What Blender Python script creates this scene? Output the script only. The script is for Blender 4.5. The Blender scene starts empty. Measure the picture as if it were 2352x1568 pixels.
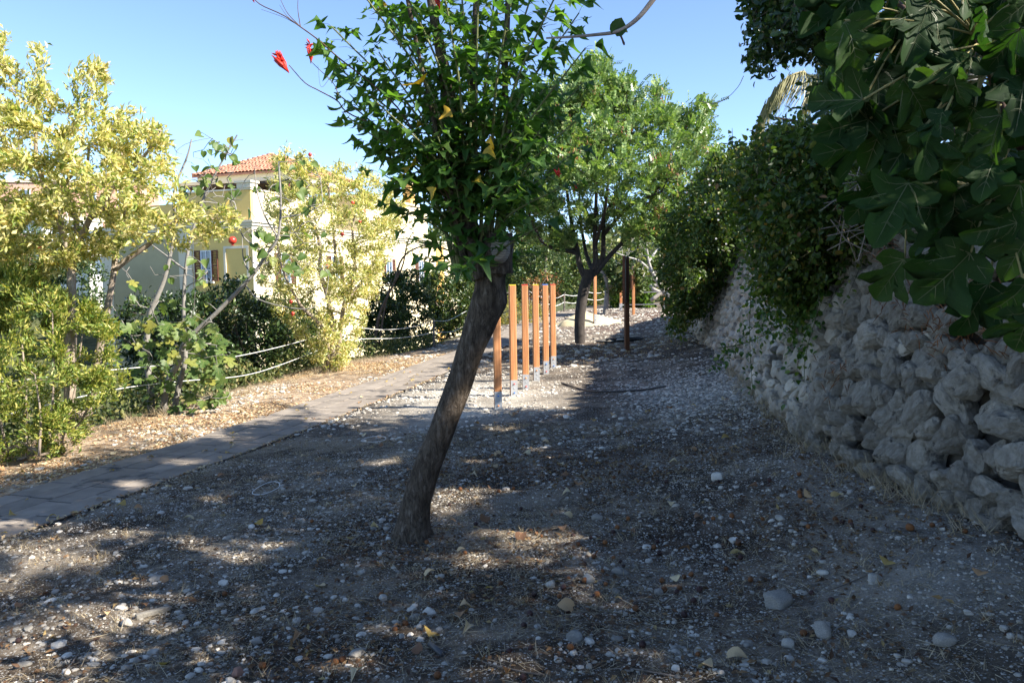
import bpy, math
import numpy as np
from mathutils import Vector, Matrix, Quaternion
sc = bpy.context.scene
COL = sc.collection
rng = np.random.default_rng(7)

# ------------------------------------------------------------------ camera
FD = 1838.0; PITCH = math.radians(4.0); ROLL = math.radians(0.85); CZ = 1.6
Fw = np.array([0, math.cos(PITCH), -math.sin(PITCH)])
_R0 = np.array([1.0, 0, 0]); _U0 = np.array([0, math.sin(PITCH), math.cos(PITCH)])
Rt = math.cos(ROLL) * _R0 - math.sin(ROLL) * _U0
Up = math.sin(ROLL) * _R0 + math.cos(ROLL) * _U0
cam_d = bpy.data.cameras.new('camera'); cam = bpy.data.objects.new('camera', cam_d); COL.objects.link(cam)
cam_d.sensor_width = 36.0; cam_d.lens = 36.0 * FD / 2352.0
cam_d.clip_start = 0.05; cam_d.clip_end = 3000
m = Matrix.Identity(4)
for i in range(3):
    m[i][0] = Rt[i]; m[i][1] = Up[i]; m[i][2] = -Fw[i]
m[2][3] = CZ
cam.matrix_world = m
sc.camera = cam

# ------------------------------------------------------------------ light
SUN_EL = math.radians(37.0)
SH = np.array([0.93, -0.37]); SH = SH / np.linalg.norm(SH)
SUN = np.array([SH[0] * math.cos(SUN_EL), SH[1] * math.cos(SUN_EL), math.sin(SUN_EL)])
world = bpy.data.worlds.new('World'); sc.world = world; world.use_nodes = True
wn = world.node_tree; wn.nodes.clear()
sky = wn.nodes.new('ShaderNodeTexSky'); sky.sky_type = 'NISHITA'; sky.sun_disc = False
sky.sun_elevation = SUN_EL; sky.sun_rotation = math.atan2(SH[0], SH[1])
sky.altitude = 0; sky.air_density = 0.6; sky.dust_density = 0.1; sky.ozone_density = 2.2
bg = wn.nodes.new('ShaderNodeBackground'); bg.inputs['Strength'].default_value = 0.115
wo = wn.nodes.new('ShaderNodeOutputWorld')
wn.links.new(sky.outputs[0], bg.inputs[0]); wn.links.new(bg.outputs[0], wo.inputs[0])
sl = bpy.data.lights.new('sun', 'SUN'); sl.energy = 5.0; sl.angle = math.radians(0.53); sl.color = (1.0, 0.93, 0.82)
so = bpy.data.objects.new('sun', sl); COL.objects.link(so)
so.rotation_euler = Vector(SUN).to_track_quat('Z', 'Y').to_euler()
so.location = (20, -10, 25)
sc.view_settings.view_transform = 'Standard'; sc.view_settings.look = 'None'
sc.view_settings.gamma = 1.0; sc.view_settings.exposure = 1.65
sc.view_settings.use_curve_mapping = False
sc.render.engine = 'CYCLES'
sc.cycles.max_bounces = 6; sc.cycles.diffuse_bounces = 3; sc.cycles.glossy_bounces = 2
sc.cycles.transmission_bounces = 3; sc.cycles.transparent_max_bounces = 4

# ------------------------------------------------------------------ helpers: view <-> world
def ray(px, py):
    return Fw + (px - 1176) / FD * Rt - (py - 784) / FD * Up

def P(px, py, d):
    r = ray(px, py); r = r * (d / r[1]); return r + np.array([0, 0, CZ])

def PM(a):
    """array of (px, py, d) -> world points"""
    a = np.asarray(a, float)
    r = Fw[None] + ((a[:, 0] - 1176) / FD)[:, None] * Rt[None] - ((a[:, 1] - 784) / FD)[:, None] * Up[None]
    r = r * (a[:, 2] / r[:, 1])[:, None]
    return r + np.array([0, 0, CZ])

def ss(t):
    t = np.clip(t, 0, 1); return t * t * (3 - 2 * t)

# value noise
_NT = np.random.default_rng(3).random((64, 64, 64))
def vnoise(p):
    p = np.asarray(p, float); i = np.floor(p).astype(int); f = p - i; f = f * f * (3 - 2 * f)
    i0 = i % 64; i1 = (i + 1) % 64
    x0, y0, z0 = i0.T; x1, y1, z1 = i1.T; fx, fy, fz = f.T
    def L(a, b, t): return a + (b - a) * t
    a = L(L(_NT[x0, y0, z0], _NT[x1, y0, z0], fx), L(_NT[x0, y1, z0], _NT[x1, y1, z0], fx), fy)
    b = L(L(_NT[x0, y0, z1], _NT[x1, y0, z1], fx), L(_NT[x0, y1, z1], _NT[x1, y1, z1], fx), fy)
    return L(a, b, fz) - 0.5
def fbm(p, o=3):
    p = np.asarray(p, float); s = 0; a = 1.0
    for k in range(o):
        s = s + a * vnoise(p * 2 ** k + 11.3 * k); a *= 0.5
    return s

WY = np.array([-25, 2.5, 4.06, 5.43, 6.65, 8.54, 9.86, 13, 15.75, 19, 26, 36, 60, 300.0])
WX = np.array([3.6, 2.75, 2.6, 2.43, 2.55, 2.8, 3.07, 3.57, 4.0, 4.46, 6.0, 9.5, 20, 130.0])
FY = np.array([-30, 6, 8, 10, 13, 18.4, 21.97, 28, 38, 46, 60, 300.0])
FX = np.array([-7, -6.4, -6.1, -5.65, -5.0, -4.15, -2.15, -1.2, 1.2, 3.2, 8, 60.0])
PY = np.array([-10, 3.5, 5.5, 7, 9.3, 12.2, 14.2, 16.5, 20.5, 25, 32, 40, 50.0])
PX = np.array([-7.0, -4.85, -4.28, -3.86, -3.17, -2.5, -2.05, -1.65, -.83, -.1, 0.75, 2.4, 6.0])

def gz_base(x, y):
    x = np.asarray(x, float); y = np.asarray(y, float)
    xw = np.interp(y, WY, WX); xf = np.interp(y, FY, FX)
    z = .045 * np.clip(x, -6, 4) + .17 * ss((x - xw + 1.6) / 1.6)
    z = z + 1.72 * ss((x - (xw + 0.32)) / 0.35) + 0.10 * np.clip(x - xw - 1, 0, 8)
    dl = xf - x - 0.25
    z = z - 2.9 * ss(dl / 6.5)
    hill = np.clip(y - 48, 0, 70) * 0.17 * ss((-(x / np.maximum(y, 1)) - 0.42) / 0.10)
    return z + hill

def gz(x, y):
    x = np.asarray(x, float); y = np.asarray(y, float)
    sh = np.shape(x)
    xx = np.ravel(x); yy = np.ravel(np.broadcast_to(y, sh)) if sh else np.ravel(y)
    z = np.ravel(gz_base(xx, yy))
    q = np.stack([xx, yy, xx * 0], 1)
    xp = np.interp(yy, PY, PX)
    keep = ss((np.abs(xx - xp) - 0.55) / 0.35)
    n = 0.05 * fbm(q * 0.9, 2) + 0.022 * fbm(q * 4.1 + 5, 2)
    z = z + n * keep
    # little dug hollow and spoil
    z = z - 0.16 * np.exp(-(((xx + 3.05) / 0.55) ** 2 + ((yy - 4.45) / 0.33) ** 2)) + 0.07 * np.exp(-(((xx + 2.45) / 0.3) ** 2 + ((yy - 4.3) / 0.3) ** 2))
    return z.reshape(sh) if sh else float(z[0])

def G(px, py):
    d = ray(px, py); z = 0.0
    for _ in range(40):
        t = (z - CZ) / d[2]; x, y = d[0] * t, d[1] * t; z = 0.5 * z + 0.5 * float(gz(x, y))
    return np.array([x, y, float(gz(x, y))])

# ------------------------------------------------------------------ helpers: objects
def tag(o, label=None, cat=None, group=None, kind=None):
    if label: o['label'] = label
    if cat: o['category'] = cat
    if group: o['group'] = group
    if kind: o['kind'] = kind
    return o

def thing(name, loc, label, cat, group=None):
    o = bpy.data.objects.new(name, None); COL.objects.link(o)
    o.location = [float(v) for v in loc]; o.empty_display_size = 0.2
    o['wl'] = [float(v) for v in loc]
    return tag(o, label, cat, group)

def make_mesh(name, V, polys, smooth=False, mats=(), midx=None):
    """V (n,3); polys: list of int arrays (m,3)/(m,4)"""
    polys = [np.asarray(p, np.int32) for p in polys if len(p)]
    me = bpy.data.meshes.new(name)
    V = np.asarray(V, np.float32)
    me.vertices.add(len(V)); me.vertices.foreach_set('co', V.ravel())
    nl = sum(p.size for p in polys); npoly = sum(len(p) for p in polys)
    me.loops.add(nl); me.polygons.add(npoly)
    me.loops.foreach_set('vertex_index', np.concatenate([p.ravel() for p in polys]))
    starts = []; s = 0
    for p in polys:
        k = p.shape[1]; starts.append(s + np.arange(len(p), dtype=np.int32) * k); s += p.size
    me.polygons.foreach_set('loop_start', np.concatenate(starts).astype(np.int32))
    me.polygons.foreach_set('use_smooth', np.full(npoly, bool(smooth)))
    if midx is not None: me.polygons.foreach_set('material_index', np.asarray(midx, np.int32))
    for mm in (mats if isinstance(mats, (list, tuple)) else [mats]): me.materials.append(mm)
    me.update(calc_edges=True)
    return me

def wl(o):
    return np.array(o['wl']) if o is not None and 'wl' in o.keys() else np.zeros(3)

def obj(name, V, polys, mat, parent=None, smooth=False, midx=None, kind=None, label=None):
    off = wl(parent)
    me = make_mesh(name, np.asarray(V, float) - off, polys, smooth, mat, midx)
    o = bpy.data.objects.new(name, me); COL.objects.link(o)
    if parent is not None:
        o.parent = parent; o['wl'] = [float(v) for v in off]
    if kind: o['kind'] = kind
    if label: o['label'] = label
    return o

def inst(name, me, parent, pos, rot=None, scale=(1, 1, 1), label=None):
    """an object that shares mesh data, placed at a world point"""
    o = bpy.data.objects.new(name, me); COL.objects.link(o)
    p = np.asarray(pos, float)
    if parent is not None:
        o.parent = parent; p = p - wl(parent)
    o.location = [float(v) for v in p]
    if rot is not None:
        o.rotation_mode = 'QUATERNION'; o.rotation_quaternion = rot
    o.scale = scale if hasattr(scale, '__len__') else (scale,) * 3
    if label: o['label'] = label
    return o

class MB:
    """collects shapes into one mesh"""
    def __init__(s): s.V = []; s.T = []; s.Q = []; s.n = 0
    def add(s, V, T=None, Q=None):
        V = np.asarray(V, float)
        if T is not None and len(T): s.T.append(np.asarray(T) + s.n)
        if Q is not None and len(Q): s.Q.append(np.asarray(Q) + s.n)
        s.V.append(V); s.n += len(V); return s
    def box(s, c, size, ax=None):
        """centre, full size, ax rows = local axes"""
        h = np.array(size) / 2.0
        sg = np.array([[-1, -1, -1], [1, -1, -1], [1, 1, -1], [-1, 1, -1], [-1, -1, 1], [1, -1, 1], [1, 1, 1], [-1, 1, 1]], float) * h
        if ax is not None: sg = sg @ np.asarray(ax, float)
        return s.add(sg + np.asarray(c, float), Q=[[0, 3, 2, 1], [4, 5, 6, 7], [0, 1, 5, 4], [1, 2, 6, 5], [2, 3, 7, 6], [3, 0, 4, 7]])
    def bbox(s, c, size, b, ax=None):
        """box with chamfered edges (24 verts)"""
        h = np.array(size) / 2.0; V = []; 
        for sx in (-1, 1):
            for sy in (-1, 1):
                for sz in (-1, 1):
                    k = np.array([sx, sy, sz])
                    for a in range(3):
                        q = h - b; q[a] = h[a]; V.append(q * k)
        V = np.array(V)
        import itertools
        # convex hull faces via known structure
        idx = {}
        c8 = list(itertools.product((-1, 1), repeat=3))
        for n, k in enumerate(c8):
            for a in range(3): idx[(k, a)] = n * 3 + a
        Q = []; T = []
        for a in range(3):
            b1, b2 = [x for x in range(3) if x != a]
            for sgn in (-1, 1):
                ring = []
                for u, v in ((-1, -1), (1, -1), (1, 1), (-1, 1)):
                    k = [0, 0, 0]; k[a] = sgn; k[b1] = u; k[b2] = v; ring.append(idx[(tuple(k), a)])
                Q.append(ring)
        for a in range(3):
            b1, b2 = [x for x in range(3) if x != a]
            for u in (-1, 1):
                for v in (-1, 1):
                    k0 = [0, 0, 0]; k1 = [0, 0, 0]; k0[a] = -1; k1[a] = 1
                    for k in (k0, k1): k[b1] = u; k[b2] = v
                    k0 = tuple(k0); k1 = tuple(k1)
                    Q.append([idx[(k0, b1)], idx[(k1, b1)], idx[(k1, b2)], idx[(k0, b2)]])
        for k in c8: T.append([idx[(k, 0)], idx[(k, 1)], idx[(k, 2)]])
        Vc = V
        def fix(f):
            p = Vc[f]; nrm = np.cross(p[1] - p[0], p[2] - p[0])
            return f if np.dot(nrm, p.mean(0)) > 0 else f[::-1]
        Q = [fix(f) for f in Q]; T = [fix(f) for f in T]
        if ax is not None: V = V @ np.asarray(ax, float)
        return s.add(V + np.asarray(c, float), T=T, Q=Q)
    def tube(s, pts, rad, k=6, cap=True):
        V, Q = tube(pts, rad, k); T = None
        if cap:
            n = len(V); m_ = len(pts)
            V = np.vstack([V, np.asarray(pts[0], float)[None], np.asarray(pts[-1], float)[None]])
            T = [[n, (i + 1) % k, i] for i in range(k)] + [[n + 1, (m_ - 1) * k + i, (m_ - 1) * k + (i + 1) % k] for i in range(k)]
        return s.add(V, T=T, Q=Q)
    def polys(s):
        o = []
        if s.T: o.append(np.vstack(s.T))
        if s.Q: o.append(np.vstack(s.Q))
        return o
    def out(s, name, mat, parent=None, smooth=False, kind=None, label=None):
        return obj(name, np.vstack(s.V), s.polys(), mat, parent, smooth, None, kind, label)
    def mesh(s, name, mat, smooth=False):
        return make_mesh(name, np.vstack(s.V), s.polys(), smooth, mat)

def tube(pts, rad, k=6):
    pts = np.asarray(pts, float); n = len(pts)
    rad = np.broadcast_to(np.asarray(rad, float), (n,))
    t = np.gradient(pts, axis=0); t /= np.linalg.norm(t, axis=1)[:, None] + 1e-12
    ref = np.array([0.31, 0.95, 0.05]) if abs(t[0] @ np.array([0.31, 0.95, 0.05])) < 0.9 else np.array([1.0, 0, 0.1])
    a = np.cross(t, ref); a /= np.linalg.norm(a, axis=1)[:, None] + 1e-12
    b = np.cross(t, a)
    th = np.arange(k) * 2 * math.pi / k
    V = pts[:, None] + rad[:, None, None] * (np.cos(th)[None, :, None] * a[:, None] + np.sin(th)[None, :, None] * b[:, None])
    i = np.arange(n - 1)[:, None] * k; j = np.arange(k)[None]; j2 = (j + 1) % k
    Q = np.stack([i + j, i + j2, i + k + j2, i + k + j], -1).reshape(-1, 4)
    return V.reshape(-1, 3), Q

def spline(pts, n):
    """Catmull-Rom through rows of any width"""
    p = np.asarray(pts, float)
    if len(p) == 2: p = np.vstack([p[0], (p[0] + p[1]) / 2, p[1]])
    q = np.vstack([2 * p[0] - p[1], p, 2 * p[-1] - p[-2]])
    t = np.linspace(0, len(p) - 1, n); i = np.minimum(t.astype(int), len(p) - 2); f = (t - i)[:, None]
    a, b, c, d = q[i], q[i + 1], q[i + 2], q[i + 3]
    return 0.5 * (2 * b + (c - a) * f + (2 * a - 5 * b + 4 * c - d) * f ** 2 + (3 * b - a - 3 * c + d) * f ** 3)

def unit(v):
    v = np.asarray(v, float); return v / (np.linalg.norm(v, axis=-1, keepdims=True) + 1e-12)

def scatter(tv, tf, pos, Y, N, scale):
    """copies of a template (Y = along the leaf, Z = its normal) -> V, F"""
    Y = unit(Y); X = unit(np.cross(Y, N)); Z = np.cross(X, Y)
    scale = np.asarray(scale, float)
    if scale.ndim == 1: scale = np.stack([scale] * 3, 1)
    q = tv[None] * scale[:, None]
    V = pos[:, None] + q[..., 0:1] * X[:, None] + q[..., 1:2] * Y[:, None] + q[..., 2:3] * Z[:, None]
    n, k = len(pos), len(tv)
    F = tf[None] + (np.arange(n) * k)[:, None, None]
    return V.reshape(-1, 3), F.reshape(-1, tf.shape[1])

def rdir(n, r=rng):
    return unit(r.normal(size=(n, 3)))

def quat(Y, N):
    Y = unit(Y); X = unit(np.cross(Y, N)); Z = np.cross(X, Y)
    return Matrix(((X[0], Y[0], Z[0]), (X[1], Y[1], Z[1]), (X[2], Y[2], Z[2]))).to_quaternion()

def in_poly(x, y, poly):
    poly = np.asarray(poly, float); c = np.zeros(len(x), bool); j = len(poly) - 1
    for i in range(len(poly)):
        xi, yi = poly[i]; xj, yj = poly[j]
        c ^= ((yi > y) != (yj > y)) & (x < (xj - xi) * (y - yi) / (yj - yi + 1e-9) + xi); j = i
    return c

def poly_pts(poly, d0, d1, n, r=rng):
    """n points filling the outline, d0..d1 metres away, as a rounded body in depth"""
    poly = np.asarray(poly, float); lo = poly.min(0); hi = poly.max(0); out = np.zeros((0, 3))
    while len(out) < n:
        xy = lo + (hi - lo) * r.random((n * 2, 2)); xy = xy[in_poly(xy[:, 0], xy[:, 1], poly)]
        # thickness shrinks towards the outline
        e = np.full(len(xy), 1e9)
        for i in range(len(poly)):
            a, b = poly[i - 1], poly[i]; ab = b - a
            t = np.clip(((xy - a) @ ab) / (ab @ ab + 1e-9), 0, 1)
            e = np.minimum(e, np.linalg.norm(xy - (a + t[:, None] * ab), axis=1))
        th = np.sqrt(np.clip(e / (e.max() + 1e-9), 0.02, 1))
        d = (d0 + d1) / 2 + (d1 - d0) / 2 * th * r.uniform(-1, 1, len(xy))
        out = np.vstack([out, np.column_stack([xy, d])])
    return PM(out[:n])

# ------------------------------------------------------------------ helpers: materials
def new_mat(name):
    m_ = bpy.data.materials.new(name); m_.use_nodes = True
    nt = m_.node_tree; b = nt.nodes['Principled BSDF']; return m_, nt, b

def lk(nt, a, b): nt.links.new(a, b)

def ramp(nt, stops, interp='LINEAR'):
    r = nt.nodes.new('ShaderNodeValToRGB'); r.color_ramp.interpolation = interp
    e = r.color_ramp.elements
    while len(e) < len(stops): e.new(0.5)
    for i, (p, c) in enumerate(stops):
        e[i].position = p; e[i].color = (*c, 1) if len(c) == 3 else c
    return r

def noise(nt, vec, scale, detail=4, rough=0.55, dist=0):
    n = nt.nodes.new('ShaderNodeTexNoise'); n.inputs['Scale'].default_value = scale
    n.inputs['Detail'].default_value = detail; n.inputs['Roughness'].default_value = rough
    n.inputs['Distortion'].default_value = dist
    if vec is not None: lk(nt, vec, n.inputs['Vector'])
    return n

def mixc(nt, fac, a, b, mode='MIX'):
    n = nt.nodes.new('ShaderNodeMix'); n.data_type = 'RGBA'; n.blend_type = mode
    for v, s in ((fac, 0), (a, 6), (b, 7)):
        if hasattr(v, 'is_linked'): lk(nt, v, n.inputs[s])
        elif s == 0: n.inputs[0].default_value = v
        else: n.inputs[s].default_value = (*v, 1)
    return n.outputs[2]

def coords(nt, kind='Object'):
    return nt.nodes.new('ShaderNodeTexCoord').outputs[kind]

def bump(nt, b, h, strength, dist=0.01):
    n = nt.nodes.new('ShaderNodeBump'); n.inputs['Strength'].default_value = strength; n.inputs['Distance'].default_value = dist
    lk(nt, h, n.inputs['Height']); lk(nt, n.outputs[0], b.inputs['Normal']); return n

def rnd_val(nt):
    """random per connected piece and per object"""
    g = nt.nodes.new('ShaderNodeNewGeometry'); o = nt.nodes.new('ShaderNodeObjectInfo')
    a = nt.nodes.new('ShaderNodeMath'); a.operation = 'ADD'; lk(nt, g.outputs['Random Per Island'], a.inputs[0]); lk(nt, o.outputs['Random'], a.inputs[1])
    f = nt.nodes.new('ShaderNodeMath'); f.operation = 'FRACT'; lk(nt, a.outputs[0], f.inputs[0]); return f.outputs[0]

def leaf_mat(name, stops, rough=0.45, trans=0.35, tcol=(1.0, 1.0, 0.45), tgain=1.3, spec=0.4):
    m_, nt, b = new_mat(name)
    r = ramp(nt, stops); lk(nt, rnd_val(nt), r.inputs[0])
    n = noise(nt, coords(nt), 30.0, 2); c = mixc(nt, n.outputs[0], (0.75, 0.75, 0.75), (1.25, 1.25, 1.25))
    col = mixc(nt, 1.0, r.outputs[0], c, 'MULTIPLY')
    lk(nt, col, b.inputs['Base Color']); b.inputs['Roughness'].default_value = rough
    b.inputs['Specular IOR Level'].default_value = spec
    t = nt.nodes.new('ShaderNodeBsdfTranslucent'); lk(nt, mixc(nt, 1.0, col, tuple(v * tgain for v in tcol), 'MULTIPLY'), t.inputs[0])
    mx = nt.nodes.new('ShaderNodeMixShader'); mx.inputs[0].default_value = trans
    lk(nt, b.outputs[0], mx.inputs[1]); lk(nt, t.outputs[0], mx.inputs[2])
    lk(nt, mx.outputs[0], nt.nodes['Material Output'].inputs[0]); return m_

def surf(name, c1, c2, scale=6, rough=0.85, bs=0.3, bscale=None, bd=0.01, stretch=None, spots=None, spec=0.3, metal=0, island=0.0):
    m_, nt, b = new_mat(name); v = coords(nt)
    if stretch:
        mp = nt.nodes.new('ShaderNodeMapping'); mp.inputs['Scale'].default_value = stretch; lk(nt, v, mp.inputs[0]); v = mp.outputs[0]
    n = noise(nt, v, scale, 6, 0.62, 0.3); r = ramp(nt, [(0.28, c1), (0.72, c2)]); lk(nt, n.outputs[0], r.inputs[0]); col = r.outputs[0]
    if spots:
        sc_, th, c3 = spots
        n2 = noise(nt, v, sc_, 5, 0.6); rr = ramp(nt, [(th, (0, 0, 0)), (th + 0.06, (1, 1, 1))]); lk(nt, n2.outputs[0], rr.inputs[0])
        col = mixc(nt, rr.outputs[0], col, c3)
    if island:
        k = nt.nodes.new('ShaderNodeMapRange'); k.inputs[3].default_value = 1 - island; k.inputs[4].default_value = 1 + island
        lk(nt, rnd_val(nt), k.inputs[0]); 
        cm = nt.nodes.new('ShaderNodeCombineColor')
        for i in range(3): lk(nt, k.outputs[0], cm.inputs[i])
        col = mixc(nt, 1.0, col, cm.outputs[0], 'MULTIPLY')
    lk(nt, col, b.inputs['Base Color']); b.inputs['Roughness'].default_value = rough
    b.inputs['Specular IOR Level'].default_value = spec; b.inputs['Metallic'].default_value = metal
    if bs:
        n3 = noise(nt, v, bscale or scale * 4, 6, 0.65); bump(nt, b, n3.outputs[0], bs, bd)
    return m_

# ------------------------------------------------------------------ leaf templates
def T_lance(w=0.16, curl=0.10, droop=0.12):
    v = np.array([[0, 0, 0], [w, .42, curl], [0, .5, 0], [-w, .42, curl], [0, 1, -droop]], float)
    return v, np.array([[0, 1, 2], [0, 2, 3], [2, 1, 4], [2, 4, 3]])
def T_oval(w=0.3, curl=0.08, droop=0.15):
    v = np.array([[0, 0, 0], [w * .8, .28, curl], [w * .85, .66, curl * .7], [0, 1, -droop], [-w * .85, .66, curl * .7], [-w * .8, .28, curl], [0, .34, 0.0], [0, .68, -droop * .3]], float)
    return v, np.array([[0, 1, 6], [1, 2, 7], [1, 7, 6], [2, 3, 7], [0, 6, 5], [5, 6, 7], [5, 7, 4], [4, 7, 3]])
def T_quad(w=0.35):
    v = np.array([[0, 0, 0], [w, .5, .05], [0, 1, -.08], [-w, .5, .05]], float); return v, np.array([[0, 1, 2], [0, 2, 3]])
def T_pinnate(pairs=4, ll=0.34, lw=0.13):
    """a compound leaf: rows of oval leaflets along a stalk"""
    V = []; F = []; n = 0
    for i in range(pairs):
        y = 0.22 + 0.72 * i / (pairs - 1)
        for s in (-1, 1):
            d = np.array([s * .9, .42, -.1]); d /= np.linalg.norm(d); p = np.array([0, y, 0]); a = np.array([-d[1], d[0], 0.25 * s])
            V += [p, p + d * ll * .5 + a * lw, p + d * ll, p + d * ll * .5 - a * lw]; F += [[n, n + 1, n + 2], [n, n + 2, n + 3]]; n += 4
    return np.array(V), np.array(F)
LANCE = T_lance(); LANCE_W = T_lance(0.22, .06, .2); OVAL = T_oval(); OVALW = T_oval(.36, .1, .2); QUAD = T_quad(); PINN = T_pinnate()

def fan_leaf(outline, zc=None, seed=0, vein_w=0.008, veins=(), sub=1, ribs=()):
    """a flat lobed leaf from its right-hand outline mirrored, fanned from the midrib; veins as thin raised strips (material 1)"""
    r = np.random.default_rng(seed)
    ol = np.array(outline, float)
    if sub > 1: ol = spline(ol, len(ol) * sub - 1); ol[0, 0] = 0; ol[-1, 0] = 0
    full = np.vstack([ol, (ol * [-1, 1])[::-1][1:-1]]) if abs(ol[-1][0]) < 1e-6 else np.vstack([ol, (ol * [-1, 1])[::-1]])
    full = full + r.normal(0, 0.012, full.shape) * (np.abs(full[:, :1]) > 1e-4)
    def z(p):
        x, y = p[..., 0], p[..., 1]
        q = np.stack([x * 2 + seed, y * 2, x * 0 + .5 * seed], -1)
        return (0.16 * np.abs(x) - 0.28 * (y - .3) ** 2 * (y > .3) + 0.14 * vnoise(q.reshape(-1, 3)).reshape(x.shape)) if zc is None else zc(x, y)
    c = np.array([[0, 0.22], [0, 0.5]])
    V = []; F = []
    ring = full; n = len(ring)
    mid = np.array([[0.0, y] for y in np.clip(ring[:, 1], 0.12, 0.9)])
    inner = mid * 0.45 + ring * 0.55; inner[:, 0] = ring[:, 0] * 0.55
    V = np.vstack([ring, inner, [[0, 0.3]]]); k = 2 * n
    for i in range(n):
        j = (i + 1) % n
        F += [[i, j, n + j], [i, n + j, n + i], [n + i, n + j, k]]
    V = np.column_stack([V, z(V)]); midx = [0] * len(F)
    for vv in list(veins) + list(ribs):
        a = np.array([0, 0.02]) if len(vv) == 2 else np.array(vv[:2]); e = np.array(vv[-2:]) * (.96 if len(vv) == 2 else 1); vs_ = 1.0 if len(vv) == 2 else .45; t = unit(e - a); pn = np.array([-t[1], t[0]])
        ps = [a + (e - a) * f for f in (0, .33, .66, 1)]
        for sgn in (1, -1):
            b0 = len(V)
            for q, w in zip(ps, (1, .8, .5, .15)):
                for s in (-1, 1):
                    xy = q + pn * s * vein_w * w * vs_; V = np.vstack([V, [[xy[0], xy[1], z(xy[None])[0] + sgn * 0.012]]])
            for i in range(3):
                F += [[b0 + 2 * i, b0 + 2 * i + 1, b0 + 2 * i + 3], [b0 + 2 * i, b0 + 2 * i + 3, b0 + 2 * i + 2]]; midx += [1, 1]
    return V, np.array(F), np.array(midx)

FIG_OUT = [(0, 0), (.16, -.07), (.34, .0), (.47, .16), (.44, .24), (.27, .30), (.25, .36), (.46, .50), (.56, .66), (.50, .72), (.34, .62), (.22, .52), (.19, .58), (.25, .78), (.15, .93), (0, 1.0)]
FIG_RIB = [(0, .34, .17, .46), (0, .34, -.17, .46), (0, .5, .17, .66), (0, .5, -.17, .66), (0, .64, .15, .80), (0, .64, -.15, .80), (.2, .30, .33, .30), (-.2, .30, -.33, .30), (.28, .39, .30, .55), (-.28, .39, -.30, .55), (.2, .1, .33, .03), (-.2, .1, -.33, .03)]
FIG_VEIN = [(0, .97), (.48, .64), (-.48, .64), (.40, .17), (-.40, .17)]
CORAL_OUT = [(0, 0), (.16, .02), (.34, .10), (.52, .22), (.42, .30), (.26, .36), (.19, .46), (.14, .62), (.07, .82), (0, 1.0)]
HEART_OUT = [(0, 0), (.16, -.08), (.36, 0), (.46, .22), (.43, .45), (.30, .68), (.13, .88), (0, 1.0)]

# ------------------------------------------------------------------ tree growth
def grow(limbs, targets, seg=0.16, tip=0.004, r=rng, sag=0.0, jit=0.25, expo=2.3):
    """limbs: list of (pts (n,3), radii (n)); branches grow from them to every target. -> nodes, parent, radius, is_twig"""
    N = []; PA = []; RR = []; tw = []
    for pts, rad in limbs:
        pts = np.asarray(pts, float); rad = np.asarray(rad, float)
        m_ = max(6, int(np.linalg.norm(np.diff(pts, axis=0), axis=1).sum() / seg) + 2)
        q = spline(np.column_stack([pts, rad]), m_)
        if N:
            A = np.array(N); j = int(np.argmin(((A - q[0, :3]) ** 2).sum(1)))
        else: j = -1
        for i in range(len(q)):
            N.append(q[i, :3]); PA.append(j if i == 0 else len(N) - 2); RR.append(max(q[i, 3], tip)); tw.append(0)
    nl = len(N)
    if len(targets):
        A0 = np.array(N)
        o = np.argsort([((A0 - t) ** 2).sum(1).min() for t in targets])
        cap = nl + len(targets) * 40; A = np.zeros((cap, 3)); A[:nl] = A0; n = nl
        for ti in o:
            t = targets[ti]; dv = A[:n] - t; ds = np.sqrt((dv ** 2).sum(1))
            cost = ds + 0.35 * np.clip(dv[:, 2], 0, None)        # prefer coming from below
            j = int(np.argmin(cost)); d = ds[j]
            k = max(1, min(30, int(d / seg))); a = A[j]; prev = j
            bend = r.normal(0, jit * d * 0.35, 3)
            for i in range(1, k + 1):
                f = i / k; p = a + (t - a) * f + bend * math.sin(math.pi * f) * .5 + np.array([0, 0, -sag * d * f * f])
                A[n] = p; N.append(p); PA.append(prev); RR.append(tip); tw.append(1); prev = n; n += 1
                if n >= cap - 2: break
            if n >= cap - 2: break
    N = np.array(N); PA = np.array(PA); RR = np.array(RR); tw = np.array(tw)
    acc = np.zeros(len(N)); R = RR.copy(); ch = [[] for _ in N]
    for i in range(len(N) - 1, -1, -1):
        own = RR[i] if i < nl else max(tip, acc[i] ** (1 / expo) if acc[i] > 0 else tip)
        R[i] = own
        if PA[i] >= 0 and PA[i] < i:
            if i >= nl: acc[PA[i]] += R[i] ** expo
            ch[PA[i]].append(i)
    return N, PA, R, tw, ch

def tree_mesh(g, minr=0.0, kmax=8, grain=0.0):
    N, PA, R, tw, ch = g; mb = MB(); used = np.zeros(len(N), bool)
    starts = [i for i in range(len(N)) if PA[i] < 0 or PA[i] >= i]; stack = [(s_, None) for s_ in starts]
    while stack:
        s_, pa = stack.pop(); chain = [s_] if pa is None else [pa, s_]; i = s_
        while ch[i]:
            c = sorted(ch[i], key=lambda a: -R[a]); 
            for o_ in c[1:]: stack.append((o_, i))
            i = c[0]; chain.append(i)
        if len(chain) < 2: continue
        rr = R[chain].copy()
        if pa is not None: rr[0] = min(rr[0], rr[1] * 1.15)
        if rr.max() < minr: continue
        k = 3 if rr.max() < .008 else 5 if rr.max() < .03 else kmax
        mb.add(*[(a) for a in (tube(N[chain], rr, k)[0],)], Q=tube(N[chain], rr, k)[1])
    return mb

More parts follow.
